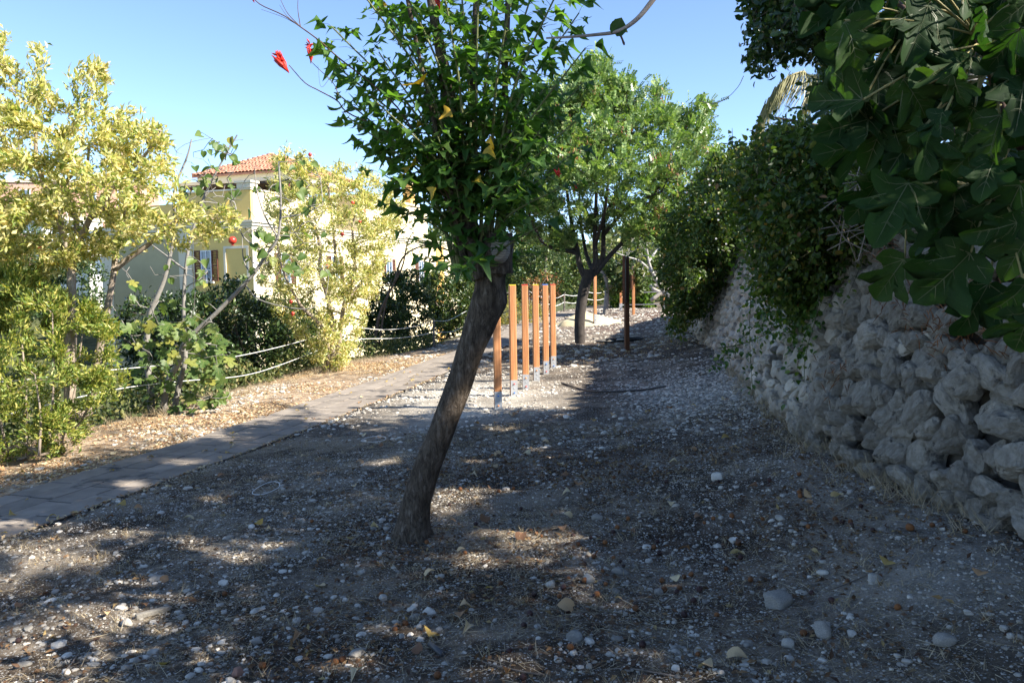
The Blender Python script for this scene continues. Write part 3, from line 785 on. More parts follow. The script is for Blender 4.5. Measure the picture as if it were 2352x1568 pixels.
n_ = len(lp); V, F = scatter(*LANCE_W, lp + [0, 0, .012], rdir(n_) * [1, 1, .25], np.tile([0, 0, 1.0], (n_, 1)) + rng.normal(0, .45, (n_, 3)), rng.uniform(.022, .06, n_))
tag(obj('leaf_litter', V, [F], dl_m), 'dry brown and orange leaves littering the ground beside the path', 'leaf litter', kind='stuff')
straw_m = leaf_mat('straw', [(0, (.20, .15, .09)), (.5, (.34, .27, .17)), (1, (.46, .39, .27))], .7, .1)
sp_ = on_ground(30000, -4.5, 2.7, 2.8, 9, lambda x, y: np.clip(.45 + 1.5 * fbm(np.column_stack([x, y, x * 0]) * 1.3 + 7, 3), .02, 1)); n_ = len(sp_)
sv = np.array([[-.5, 0, 0], [.5, 0, 0], [.4, .5, .06], [-.4, .5, .06], [0, 1, 0]]); sf = np.array([[0, 1, 2], [0, 2, 3], [3, 2, 4]])
V, F = scatter(sv, sf, sp_ + [0, 0, .006], rdir(n_) * [1, 1, .12], np.tile([0, 0, 1.0], (n_, 1)) + rng.normal(0, .4, (n_, 3)), np.column_stack([rng.uniform(.0016, .0032, n_), rng.uniform(.03, .13, n_), rng.uniform(.03, .1, n_)]))
tag(obj('dry_straw', V, [F], straw_m), 'broken dry grass stalks lying on the ground', 'straw', kind='stuff')
dk2 = leaf_mat('old_brown_leaf', [(0, (.05, .025, .014)), (.6, (.12, .065, .03)), (.9, (.20, .12, .055)), (1, (.30, .22, .09))], .75, .1)
n_ = len(lp2); V, F = scatter(*LANCE_W, lp2 + [0, 0, .01], rdir(n_) * [1, 1, .3], np.tile([0, 0, 1.0], (n_, 1)) + rng.normal(0, .5, (n_, 3)), rng.uniform(.018, .05, n_))
tag(obj('leaf_litter', V, [F], dk2), 'old dark brown leaves and scraps under the trees', 'leaf litter', kind='stuff')
# dry grass tufts
tp = on_ground(420, -4, 2.7, 3.0, 9); tp2 = []
for k in range(260):
    y = rng.uniform(4, 12); x = np.interp(y, WY, WX) - abs(rng.normal(.08, .12)); tp2.append([x, y, gz(x, y)])
for k in range(300):
    y = rng.uniform(7, 20); x = np.interp(y, FY, FX) + rng.normal(.1, .25); tp2.append([x, y, gz(x, y)])
tp = np.vstack([tp, tp2]); bl = np.repeat(tp, 14, 0); n_ = len(bl); bl = bl + np.column_stack([rng.normal(0, .02, (n_, 2)), np.zeros(n_)])
lnth = rng.uniform(.04, .12, n_) * np.repeat(np.where(np.arange(len(tp)) < 420, .6, 1.7), 14)
V, F = scatter(sv, sf, bl, rdir(n_) * [.7, .7, .2] + [0, 0, .75], rdir(n_), np.column_stack([rng.uniform(.002, .004, n_), lnth, lnth * .8]))
tag(obj('dry_grass', V, [F], straw_m), 'tufts of withered grass on the ground and along the wall foot', 'grass', kind='stuff')
# twigs
twm = surf('dead_twig', (.10, .08, .065), (.26, .22, .18), 30, .9, .4, island=.35)
def twig(p, L, r_, label, group, ang=None):
    a = rng.uniform(0, 6.28) if ang is None else ang; d = np.array([math.cos(a), math.sin(a), 0]); q = np.array([-d[1], d[0], 0]); k = rng.normal(0, .08)
    pts = [p + d * L * (t - .5) + q * k * L * math.sin(3 * t) for t in np.linspace(0, 1, 6)]; pts = [np.array([x[0], x[1], float(gz(x[0], x[1])) + .008 + r_]) for x in pts]
    mb = MB().tube(pts, [r_, r_, r_ * .9, r_ * .8, r_ * .7, r_ * .5], 5)
    if rng.random() < .5: mb.tube([pts[2], pts[2] + (d + q * .8) * L * .12 + [0, 0, .01], pts[2] + (d + q * .7) * L * .22 + [0, 0, .02]], [r_ * .6, r_ * .5, r_ * .3], 4)
    return tag(mb.out('twig', twm, None, True), label, 'twig', group)
for p in on_ground(70, -3.5, 2.5, 3.0, 8): twig(p, rng.uniform(.1, .34), rng.uniform(.002, .005), 'thin grey dead twig lying ' + where(p), 'dead twigs ' + where(p))

# ================================================================== timber posts and play structures
wood_m, nt, b = new_mat('stained_timber')
oc = coords(nt); mp = nt.nodes.new('ShaderNodeMapping'); mp.inputs['Scale'].default_value = (26, 26, 1.1); lk(nt, oc, mp.inputs[0])
w1 = noise(nt, mp.outputs[0], 1.6, 6, .6, .5); rw_ = ramp(nt, [(.3, (.32, .13, .05)), (.55, (.48, .22, .095)), (.75, (.58, .29, .135))]); lk(nt, w1.outputs[0], rw_.inputs[0])
vk = nt.nodes.new('ShaderNodeTexVoronoi'); vk.inputs['Scale'].default_value = 2.6; lk(nt, oc, vk.inputs['Vector']); rk_ = ramp(nt, [(.05, (.35, .3, .3)), (.10, (1, 1, 1))]); lk(nt, vk.outputs['Distance'], rk_.inputs[0])
lk(nt, mixc(nt, 1, rw_.outputs[0], rk_.outputs[0], 'MULTIPLY'), b.inputs['Base Color']); b.inputs['Roughness'].default_value = .6; b.inputs['Specular IOR Level'].default_value = .25; bump(nt, b, w1.outputs[0], .25, .003)
dwood_m = surf('dark_timber', (.075, .030, .013), (.15, .062, .028), 8, .65, .3, stretch=(20, 20, 1))
galv_m = surf('galvanised_steel', (.42, .44, .46), (.60, .61, .62), 40, .42, .1, metal=.55, spec=.5)
def plain(name, c, rough=.45): 
    m_, nt_, b_ = new_mat(name); n_ = noise(nt_, coords(nt_), 25, 3); lk(nt_, mixc(nt_, n_.outputs[0], tuple(v * .85 for v in c), tuple(min(1, v * 1.12) for v in c)), b_.inputs['Base Color']); b_.inputs['Roughness'].default_value = rough; return m_
PC = {'blue': plain('blue_plastic', (.03, .16, .55)), 'orange': plain('orange_plastic', (.62, .22, .05)), 'red': plain('red_plastic', (.55, .05, .04)), 'yellow': plain('yellow_plastic', (.70, .52, .04)), 'green': plain('green_plastic', (.03, .25, .10)), 'white': plain('white_plastic', (.72, .72, .72))}
hole_m = plain('bolt_socket', (.03, .03, .035))
def dome(mb, c, n, r_, h_):
    n = unit(np.asarray(n, float)); a = unit(np.cross(n, [0.1, .2, 1])); b_ = np.cross(n, a); V = []; k = 10
    for t in (0, .5, .85): V += [c + n * h_ * t + r_ * math.sqrt(1 - t * t) * (math.cos(x) * a + math.sin(x) * b_) for x in np.arange(k) * 2 * math.pi / k]
    V.append(c + n * h_); Q = [[i * k + j, i * k + (j + 1) % k, (i + 1) * k + (j + 1) % k, (i + 1) * k + j] for i in range(2) for j in range(k)]; T = [[2 * k + j, 2 * k + (j + 1) % k, 3 * k] for j in range(k)]
    return mb.add(V, T=T, Q=Q)
def wood_post(base, H, w, ang, label, cap, bolts, group, name='timber_post', plate=True, cat='post', plate_h=.25):
    base = np.array(base, float); t = thing(name, base, label, cat, group); c, s_ = math.cos(ang), math.sin(ang); ax = np.array([[c, s_, 0], [-s_, c, 0], [0, 0, 1]])
    fr = -ax[1]
    MB().bbox(base + [0, 0, .02 + (H - .02) / 2], (w, w, H - .02), w * .1, ax).out('timber', wood_m, t)
    if cap: MB().box(base + [0, 0, H + .006], (w * .98, w * .98, .014), ax).out('cap', PC[cap], t)
    if plate:
        mb = MB(); ph = plate_h
        mb.box(base + fr * (w / 2 + .004) + [0, 0, ph / 2], (w * 1.0, .006, ph), ax); mb.box(base - fr * (w / 2 + .004) + [0, 0, ph / 2], (w, .006, ph), ax)
        br = mb.out('base_plate', galv_m, t)
        for k, bc in enumerate(bolts):
            z = ph * (.78 - k * .26); r_ = .0125 if bc != 'steel' else .009
            o = dome(MB(), base + fr * (w / 2 + .007) + [0, 0, z], fr, r_, .018 if bc != 'steel' else .008).out('bolt', galv_m if bc == 'steel' else PC[bc], br, True)
    return t
GP = 'timber balance posts in a row beside the path'
caps = ['yellow', 'yellow', 'red', 'yellow', 'blue', 'red']; blt = [('blue', 'steel', 'orange'), ('red', 'steel', 'blue'), ('orange', 'steel', 'red'), ('orange', 'steel', 'steel'), ('blue', 'steel', 'red'), ('orange', 'steel', 'blue')]
labs = ['orange timber post partly hidden behind the leaning trunk, the largest of the row', 'yellow capped timber post just clear of the leaning trunk', 'orange timber post with a red cap under a hanging leaf, third of the row', 'orange timber post with a broad yellow cap, fourth of the row', 'orange timber post with a blue cap', 'red capped timber post at the far end of the row, top in shade']
for (px, py), cp, bl_, lb in zip([(1144, 938), (1180, 908), (1208, 893), (1232, 874), (1254, 858), (1271, 845)], caps, blt, labs):
    g = G(px, py); wood_post(g - [0, 0, .02], 1.62 - g[2] + .0, .098, math.radians(7 + rng.normal(0, 2)), lb, cp, bl_, GP)
g = G(1367, 747); wood_post(g - [0, 0, .02], 2.15, .10, math.radians(14), 'tall timber post with holes down its edge behind the dark carob trunk', 'green', ('steel', 'green', 'steel'), None, plate_h=.42)
# dark signboard post
g = G(1440, 805); t = thing('sign_post', g, 'dark brown timber post carrying a narrow board frame seen edge on', 'sign post')
H = P(1436, 590, g[1])[2] - g[2]; ax = np.array([[.98, .17, 0], [-.17, .98, 0], [0, 0, 1]])
MB().bbox(g + [0, 0, H / 2 - .05], (.1, .1, H + .1), .01, ax).out('post', dwood_m, t); MB().box(g + [0, 0, H + .008], (.1, .1, .012), ax).out('cap', PC['green'], t)
zc = P(1430, 642, g[1])[2]; fr_ = MB(); bx = np.array([[.20, .98, 0], [-.98, .20, 0], [0, 0, 1]])
cb = g * [1, 1, 0] + [-.085, -.32, zc]
for s_ in (-1, 1): fr_.box(cb + bx[0] * s_ * .33, (.07, .055, 1.0), bx); fr_.box(cb + [0, 0, s_ * .465], (.60, .055, .07), bx)
fr_.out('board_frame', dwood_m, t); MB().box(cb, (.59, .02, .86), bx).out('board', surf('grey_board', (.30, .27, .2), (.4, .37, .3), 6, .7, .1), t)
# second, farther sign post
g = G(1455, 724); t = thing('sign_post', g, 'smaller distant timber sign post in front of the climbing ladder', 'sign post'); H = P(1452, 612, g[1])[2] - g[2]
MB().bbox(g + [0, 0, H / 2], (.12, .12, H), .01).out('post', wood_m, t); MB().bbox(g + [-.10, -.10, H * .76], (.07, .5, H * .45), .01).out('board', dwood_m, t)
# climbing frame: posts and rungs
t0_ = G(1426, 714); frame = thing('climbing_frame', t0_, 'timber climbing frame with metal rungs beyond the trees', 'climbing frame')
pp = [P(1426, 714, 42), P(1437, 713, 42.6), P(1527, 712, 40)]; tops = [618, 612, 575]
for q, ty in zip(pp, tops):
    Ht = P(1440, ty, q[1])[2] - q[2]; pst = MB().bbox(q + [0, 0, Ht / 2 + .2], (.13, .13, Ht - .3), .012).out('post', wood_m, frame)
    MB().box(q + [0, 0, .2], (.145, .145, .42)).out('base_plate', galv_m, pst)
for k in range(7):
    z = .3 + k * .42; MB().tube([pp[0] + [0, 0, z], pp[1] + [0, 0, z]], .018, 6).out('rung', galv_m, frame)
for k in range(6):
    z = .3 + k * .62; MB().tube([pp[1] + [0, 0, z], pp[2] + [0, 0, z]], .022, 6).out('rung', galv_m, frame)
hold = MB()
for k in range(14): dome(hold, pp[0] + [-.03, -.07, .4 + k * .16], (0, -1, 0), .022, .02)
hold.out('grip_knobs', PC['red'], frame)
g = P(1571, 712, 38); wood_post(g, 2.5, .13, .1, 'slim timber post half hidden in the creeper at the far end', None, (), None, plate=False)
# leaning logs
logm = surf('barkless_log', (.26, .23, .2), (.42, .38, .33), 12, .9, .4)
for a, b_, lb in [((1495, 690, 45), (1555, 650, 45), 'pale log leaning up to the right beyond the climbing frame'), ((1497, 663, 46), (1550, 692, 45.5), 'pale log sloping down to the right beyond the climbing frame'), ((1490, 659, 46.5), (1580, 648, 46), 'pale log lying nearly level above the crossed logs')]:
    p0, p1 = P(*a), P(*b_); tag(MB().tube(spline([p0, (p0 + p1) / 2 + [0, 0, .05], p1], 8), np.linspace(.12, .08, 8), 8).out('log', logm, None, True), lb, 'log')

# ================================================================== rope fence
rope_m = surf('white_rope', (.55, .55, .54), (.75, .75, .73), 60, .8, .3, 200)
fpm = surf('grey_fence_post', (.10, .085, .07), (.2, .175, .15), 12, .9, .5, stretch=(6, 6, 1))
fence = thing('rope_fence', (-4.1, 16, -.2), 'low fence of slim posts and two white ropes along the drop', 'fence')
def fpost(p, H): 
    MB().tube([p - [0, 0, .1], p + [0, 0, H * .5], p + [0.01, 0, H]], [.035, .032, .03], 8).out('post', fpm, fence)
fx = lambda y: float(np.interp(y, FY, FX))
for px, py, H in [(997, 800, .82), (1072, 765, .8)]: fpost(G(px, py), H)
for y, dx in ((7.2, -.05), (18.4, 0.0)): fpost(np.array([fx(y) + dx, y, float(gz(fx(y) + dx, y))]), .9)
def rope(pts, r_=.0065): MB().tube(spline(PM(pts), 40), r_, 6).out('rope', rope_m, fence, True)
rope([(-130, 868, 7.6), (0, 877, 8.8), (230, 852, 10.6), (500, 825, 13.6), (640, 797, 15.9), (785, 757, 18.4)]); rope([(-130, 985, 7.6), (0, 956, 8.8), (260, 895, 11), (420, 875, 12.7), (560, 862, 14.3), (660, 832, 16.2), (785, 782, 18.4)])
rope([(785, 757, 18.4), (815, 752, 18.8), (880, 757, 19.8), (940, 752, 20.8), (997, 737, 21.9)]); rope([(785, 782, 18.4), (840, 778, 19), (900, 777, 20), (950, 772, 21), (997, 763, 21.9)])
rope([(997, 737, 21.9), (1030, 735, 23), (1072, 714, 24.8)]); rope([(997, 763, 21.9), (1040, 761, 23.3), (1072, 746, 24.8)])
# farther stretch of the same fence behind the carob
f2 = thing('rope_fence', (3, 45, 0), 'distant stretch of rope fence behind the posts and carob trunk', 'fence'); ppx = [(1215, 705, 40), (1258, 716, 41), (1296, 711, 43), (1345, 703, 45), (1402, 696, 48)]
for q in ppx: p = P(*q); MB().tube([p - [0, 0, .3], p + [0, 0, .85]], .05, 6).out('post', fpm, f2)
for dz in (.8, .4):
    for a, b_ in zip(ppx, ppx[1:]):
        p0, p1 = P(*a) + [0, 0, dz], P(*b_) + [0, 0, dz]; MB().tube(spline([p0, (p0 + p1) / 2 - [0, 0, .14], p1], 12), .016, 5).out('rope', rope_m, f2)

# ================================================================== small things lying about
def loop(px, py, rx, ry, label):
    c = G(px, py); th = np.linspace(0, 2 * math.pi, 34); r_ = rx * (1 + .12 * np.sin(2 * th + 1)); X = c[0] + r_ * np.cos(th); Y = c[1] + ry * np.sin(th) * (1 + .25 * np.cos(th))
    Z = gz(X, Y) + .016 + .02 * np.clip(np.sin(th), 0, 1); tag(MB().tube(np.column_stack([X, Y, Z]), .0032, 5, False).out('cord_loop', rope_m, None, True), label, 'cord')
loop(610, 1128, .095, .17, 'thin cream cord loop lying on shaded ground near the path'); loop(858, 1024 - 10, .12, .13, 'flattened pale cord loop near the shade line')
g = G(352, 1412); tag(MB().bbox(g + [0, 0, .015], (.17, .03, .025), .003, np.array([[.75, .66, 0], [-.66, .75, 0], [0, 0, 1]])).out('wood_offcut', surf('weathered_wood', (.13, .12, .1), (.24, .22, .19), 20, .9, .3, stretch=(1, 8, 8)), None), 'grey squared timber offcut lying in the shade at the lower left', 'offcut')
g = G(1002, 1498); a = np.array([.055, -.085, 0]); tag(MB().tube([g + [0, 0, .016] - a * .6, g + [0, 0, .016] + a * .6], .013, 10).out('tube', plain('dark_plastic', (.05, .05, .055)), None, True), 'short dark plastic tube on the ground among fruit', 'tube')
g = G(1400, 787); mb = MB()
for k in range(4):
    th = np.linspace(0, 2 * math.pi, 30); R_h = .5 + .04 * k; X = g[0] + .3 + R_h * np.cos(th + k) * 1.05; Y = g[1] + .1 + R_h * .6 * np.sin(th + k); mb.tube(np.column_stack([X, Y, gz(X, Y) + .015 + .012 * k]), .010, 5, False)
tag(mb.out('hose_coil', plain('black_hose', (.012, .012, .013)), None, True), 'coil of black hose at the foot of the carob', 'hose')
pts = np.array([G(*q) for q in [(1290, 882), (1330, 895), (1370, 902), (1420, 902), (1480, 898), (1530, 890)]]) + [0, 0, .02]
tag(MB().tube(spline(pts, 30), .013, 5).out('cable', plain('dark_cable', (.03, .025, .02)), None, True), 'dark cable trailing over the gravel behind the shade line', 'cable')
# sand heap
c = G(1375, 752); th = np.linspace(0, 2 * math.pi, 41)[:-1]; V = []; 
for k, f_ in enumerate((1, .82, .6, .36, .14)):
    rr = f_ * (1 + .14 * np.sin(3 * th + k) + .08 * np.sin(7 * th)); X = c[0] - .3 + 1.35 * rr * np.cos(th); Y = c[1] + 2.2 + 1.1 * rr * np.sin(th); V.append(np.column_stack([X, Y, gz(X, Y) - .05 + .50 * (1 - f_ ** 1.4) + .03 * np.sin(5 * th + k)]))
V = np.vstack(V + [[[c[0] - .3, c[1] + 2.2, V[-1][:, 2].max() + .05]]]); Q = [[k * 40 + j, k * 40 + (j + 1) % 40, (k + 1) * 40 + (j + 1) % 40, (k + 1) * 40 + j] for k in range(4) for j in range(40)]
tag(obj('sand_heap', V, [np.array(Q), np.array([[160 + j, 160 + (j + 1) % 40, 200] for j in range(40)])], surf('yellow_sand', (.40, .33, .2), (.52, .44, .29), 5, .95, .5, 40), None, True), 'low heap of yellow sand at the foot of a timber post', 'sand heap')

# ================================================================== the coral tree
bark_m, nt, b = new_mat('lichened_bark'); oc = coords(nt); mp = nt.nodes.new('ShaderNodeMapping'); mp.inputs['Scale'].default_value = (9, 9, 3.2); lk(nt, oc, mp.inputs[0])
na = noise(nt, mp.outputs[0], 3.2, 7, .65, .4); ra = ramp(nt, [(.3, (.042, .031, .022)), (.52, (.10, .077, .056)), (.74, (.20, .165, .132))]); lk(nt, na.outputs[0], ra.inputs[0])
nl_ = noise(nt, oc, 38, 5, .7); nm_ = noise(nt, oc, 3.4, 4, .6); mm = nt.nodes.new('ShaderNodeMath'); mm.operation = 'MULTIPLY_ADD'; lk(nt, nm_.outputs[0], mm.inputs[0]); mm.inputs[1].default_value = .8; lk(nt, nl_.outputs[0], mm.inputs[2])
rl_ = ramp(nt, [(1.0, (0, 0, 0)), (1.06, (1, 1, 1))]); lk(nt, mm.outputs[0], rl_.inputs[0]); lk(nt, mixc(nt, rl_.outputs[0], ra.outputs[0], (.22, .145, .03)), b.inputs['Base Color']); b.inputs['Roughness'].default_value = .9; b.inputs['Specular IOR Level'].default_value = .2
mp2 = nt.nodes.new('ShaderNodeMapping'); mp2.inputs['Scale'].default_value = (16, 16, 3.4); lk(nt, oc, mp2.inputs[0]); nf_ = noise(nt, mp2.outputs[0], 2.2, 5, .6, .8)
fs_ = nt.nodes.new('ShaderNodeMath'); fs_.operation = 'SUBTRACT'; lk(nt, nf_.outputs[0], fs_.inputs[0]); fs_.inputs[1].default_value = .5; fa_ = nt.nodes.new('ShaderNodeMath'); fa_.operation = 'ABSOLUTE'; lk(nt, fs_.outputs[0], fa_.inputs[0])
fr2 = ramp(nt, [(.0, (.35, .32, .3)), (.05, (1, 1, 1))]); lk(nt, fa_.outputs[0], fr2.inputs[0]); lk(nt, mixc(nt, .6, mixc(nt, rl_.outputs[0], ra.outputs[0], (.22, .145, .03)), fr2.outputs[0], 'MULTIPLY'), b.inputs['Base Color'])
ha = nt.nodes.new('ShaderNodeMath'); ha.operation = 'ADD'; lk(nt, fr2.outputs[0], ha.inputs[0]); lk(nt, nl_.outputs[0], ha.inputs[1]); bump(nt, b, ha.outputs[0], .7, .012)
cutm, nt, b = new_mat('sawn_face'); w_ = nt.nodes.new('ShaderNodeTexWave'); w_.wave_type = 'RINGS'; w_.inputs['Scale'].default_value = 22; w_.inputs['Distortion'].default_value = 3; lk(nt, coords(nt), w_.inputs['Vector']); lk(nt, mixc(nt, w_.outputs[0], (.20, .165, .13), (.31, .27, .22)), b.inputs['Base Color']); b.inputs['Roughness'].default_value = .9
shoot_m = surf('green_shoot', (.075, .095, .03), (.17, .17, .07), 8, .6, .2, stretch=(3, 3, 1))
gb = G(945, 1238); D0 = gb[1]; ct = thing('coral_tree', gb, 'leaning coral tree with a pollarded lichen covered trunk and green lobed leaves', 'tree')
tk = [(944, 1262, 92), (945, 1238, 84), (950, 1190, 74), (962, 1130, 66), (990, 1050, 62), (1022, 970, 61), (1052, 890, 60), (1078, 810, 63), (1100, 750, 70), (1116, 705, 74), (1124, 655, 68), (1128, 610, 70), (1134, 575, 62)]
tp_ = PM([(a, b_, D0 + .05) for a, b_, w in tk]); tr = np.array([w / 2 / FD * D0 for *_, w in tk]); q = spline(np.column_stack([tp_, tr]), 60)
V, Q = tube(q[:, :3], q[:, 3], 24); cen = np.repeat(q[:, :3], 24, 0); dv = V - cen; n_ = fbm(V * np.array([9, 9, 4.5]), 4); V = cen + dv * (1 + .10 * n_ + .05 * fbm(V * np.array([26, 26, 7]), 2))[:, None]
# knob on the right flank, root flare
kn = P(1168, 690, D0); dd = np.exp(-(((V - kn) / [.09, .12, .085]) ** 2).sum(1)); V = V + unit(dv) * (dd * .036)[:, None]
fl = np.clip((gb[2] + .16 - V[:, 2]) / .2, 0, 1); ang_ = np.arctan2(dv[:, 1], dv[:, 0]); V = V + unit(dv * [1, 1, 0]) * (fl ** 2 * (.03 + .025 * np.sin(ang_ * 5)))[:, None]
trunk = obj('trunk', V, [Q], bark_m, ct, True)
# lopped stub with a sawn face
sa = P(1140, 620, D0); sb = P(1148, 532, D0 - .06); V, Q = tube(spline([sa, (sa + sb) / 2, sb], 8), np.linspace(.115, .075, 8), 16); stub = obj('lopped_limb', V + (fbm(V * 14, 2) * .02)[:, None], [Q], bark_m, ct, True)
fc = P(1146, 566, D0 - .145); nrm = unit(np.array([-.25, -.92, .30])); a = unit(np.cross(nrm, [0, 0, 1])); b2 = np.cross(a, nrm); th = np.arange(18) * 2 * math.pi / 18
V = [fc + a * .052 * math.cos(x) + b2 * .088 * math.sin(x) for x in th] + [fc + nrm * -.05 + a * .06 * math.cos(x) + b2 * .095 * math.sin(x) for x in th] + [fc + nrm * .004]
obj('sawn_face', np.array(V), [np.array([[i, (i + 1) % 18, 18 + (i + 1) % 18, 18 + i] for i in range(18)]), np.array([[36, (i + 1) % 18, i] for i in range(18)])], cutm, ct)
# thick older stems
def limb(px, w0, w1, dd=0.0, n=26):
    p = PM([(a, b_, D0 + dd * i / max(1, len(px) - 1)) for i, (a, b_) in enumerate(px)]); return spline(p, n), np.linspace(w0, w1, n) / 2 / FD * D0
stems = []
for k, (px, w0, w1, dd) in enumerate([([(1105, 640), (1080, 540), (1062, 440), (1045, 330), (1030, 230), (1012, 120), (990, 0), (975, -120)], 46, 16, .1), ([(1130, 600), (1085, 520), (1070, 420), (1082, 300), (1086, 180), (1092, 60), (1100, -120)], 34, 14, .3), ([(1150, 560), (1160, 440), (1168, 320), (1160, 200), (1165, 60), (1170, -120)], 22, 12, .3), ([(1120, 640), (1078, 620), (1058, 560), (1040, 460), (1012, 360), (990, 240), (960, 120), (930, -40)], 18, 8, -.15)]):
    p, r_ = limb(px, w0, w1, dd); stems.append((p, r_)); V, Q = tube(p, r_, 10); obj('stem', V + (fbm(V * 20, 2) * .006)[:, None], [Q], bark_m, ct, True)
# green shoots fanning out from the head
shoots = []; r5 = np.random.default_rng(21)
ends = [(760, 60), (770, 150), (775, 215), (800, 270), (850, 330), (880, 400), (905, 470), (930, 545), (985, 600), (800, -60), (850, -40), (900, -80), (950, -100), (1000, -120), (1050, -120), (1100, -140), (1150, -130), (1200, -120), (1250, -100), (1300, -60), (1330, 30), (1345, 110), (1340, 190), (1330, 270), (1320, 350), (1290, 430), (1255, 510), (1230, 585), (1185, 640), (1020, 640),
        (870, 120), (940, 200), (1000, 300), (1200, 260), (1250, 200), (1220, 380), (1120, 60), (1050, 150), (960, 400), (1180, 480), (860, 230), (1270, 100), (1180, 120), (910, 20), (1010, 60), (1240, 300)]
for i, (ex, ey) in enumerate(ends):
    sx, sy = 1090 + (ex - 1060) * .13 + r5.normal(0, 8), 640 - 70 * r5.random(); de = r5.uniform(-.62, .62) if i >= 8 else r5.uniform(-.3, .3)
    k = .62 if ey < 500 else .55
    mx, my = sx + (ex - sx) * .33, sy + (ey - sy) * k
    p = spline(PM([(sx, sy, D0 + .02), (sx + (mx - sx) * .4, sy + (my - sy) * .55, D0 + de * .2), (mx, my, D0 + de * .55), (ex, ey, D0 + de)]), 22); L = np.linalg.norm(np.diff(p, axis=0), axis=1).sum()
    shoots.append(p); V, Q = tube(p, np.linspace(.0115, .0035, 22) * (.7 + .3 * L), 6); obj('shoot', V, [Q], shoot_m, ct, True)
# flowering twigs and red flowers
flo_m = leaf_mat('scarlet_petal', [(0, (.36, .012, .010)), (1, (.60, .035, .015))], .5, .25, (1, .3, .3))
ftw = surf('flower_twig', (.055, .03, .02), (.12, .07, .04), 20, .8, .2)
def flower(base, tip, n1, n2, s_):
    ax_ = unit(tip - base); L = np.linalg.norm(tip - base); V_, F_ = [], []
    m_ = n1; k = r5.uniform(.25, .55, m_); pos = base + ax_ * L * k[:, None] * .5; Y = -ax_ * .5 + rdir(m_, r5) * .35 + ax_ * 1.1
    mb = MB(); 
    for i in range(n1):
        p0 = base + ax_ * L * (.05 + .22 * r5.random()); d = unit(ax_ + rdir(1, r5)[0] * .42); mb.tube([p0, p0 + d * .035 * s_, p0 + d * .07 * s_], [.0035 * s_, .0075 * s_, .002], 5)
    for i in range(n2):
        p0 = base + ax_ * L * (.62 + .36 * r5.random()); d = unit(ax_ * .35 + rdir(1, r5)[0]); mb.tube([p0, p0 + d * .012 * s_, p0 + d * .026 * s_], [.002 * s_, .0045 * s_, .001], 5)
    mb.tube([base, tip], [.003, .002], 5); mb.out('flower', flo_m, ct, True)
for pts, w in [([(1075, 560), (1000, 420), (900, 310), (800, 260), (775, 232), (732, 208), (700, 190), (664, 150)], .006), ([(775, 232), (768, 195), (714, 140), (714, 118)], .003), ([(1040, 470), (930, 270), (850, 190), (780, 135), (735, 95), (690, 62), (650, 35), (600, 12), (578, -8)], .006), ([(690, 62), (660, 30), (640, -10)], .003), ([(700, 68), (655, 42), (600, 22)], .002), ([(780, 140), (740, 200), (730, 150)], .0015), ([(690, 62), (660, 38), (642, 12)], .002), ([(690, 62), (684, 20), (686, -20)], .003)]:
    V, Q = tube(spline(PM([(a, b_, D0 - .1) for a, b_ in pts]), 28), np.linspace(w, w * .45, 28), 5); obj('flower_stalk', V, [Q], ftw, ct, True)
flower(P(664, 168, D0 - .1), P(634, 122, D0 - .1), 13, 22, 1.5); flower(P(714, 146, D0 - .1), P(710, 96, D0 - .1), 6, 16, 1.1); flower(P(584, 6, D0 - .1), P(570, -22, D0 - .1), 8, 10, 1.2); flower(P(1010, 22, D0 - .3), P(1004, -6, D0 - .3), 4, 8, 1.0)
flower(P(1285, 408, D0 - .3), P(1282, 398, D0 - .3), 3, 9, .8); flower(P(1318, 440, D0 - .3), P(1320, 430, D0 - .3), 3, 8, .7)
# leaves: drooping lobed leaflets in threes
cl_m = leaf_mat('coral_tree_leaf', [(0, (.035, .085, .02)), (.5, (.065, .138, .03)), (.9, (.105, .185, .042)), (1, (.15, .21, .05))], .42, .45, (1.0, 1.15, .35), 1.6, .45)
cy_m = leaf_mat('yellowed_leaf', [(0, (.42, .25, .02)), (1, (.50, .36, .04))], .5, .35)
clt = [fan_leaf(CORAL_OUT, lambda x, y, k=k: .42 * np.abs(x) + (-.22 + .1 * k) * y ** 2 + .10 * np.sin(5 * y + k), k) for k in range(3)]
clme = [make_mesh('leaf', v, [f], True, cl_m) for v, f, _ in clt]; cyme = make_mesh('leaf', clt[1][0], [clt[1][1]], True, cy_m)
lv = []
allsh = [(p, 1.0) for p in shoots] + [(p, .45) for p, _ in stems] + [(spline(PM([(a, b_, D0 - .1) for a, b_ in [(1040, 470), (930, 270), (850, 190), (780, 135), (735, 95)]]), 22), .5), (spline(PM([(a, b_, D0 - .1) for a, b_ in [(1075, 560), (1000, 420), (900, 310), (860, 290)]]), 22), .7)]
for p, den in allsh:
    seg_ = np.linalg.norm(np.diff(p, axis=0), axis=1); L = seg_.sum(); cs = np.concatenate([[0], np.cumsum(seg_)]) / L; n_ = int(L / .046 * den)
    for k in range(n_):
        f_ = .24 + .76 * (k + r5.random()) / max(n_, 1); a = np.array([np.interp(f_, cs, p[:, j]) for j in range(3)])
        az = r5.uniform(0, 6.28); out_ = np.array([math.cos(az), math.sin(az), .1]); side = unit(a - P(1090, 400, D0)) * [1, 1, 0]; out_ = unit(out_ + .75 * side)
        pl_ = r5.uniform(.05, .12); e = a + out_ * pl_ + [0, 0, .02]
        lv.append((a, e, out_, f_))
stalks = MB(); lf = []
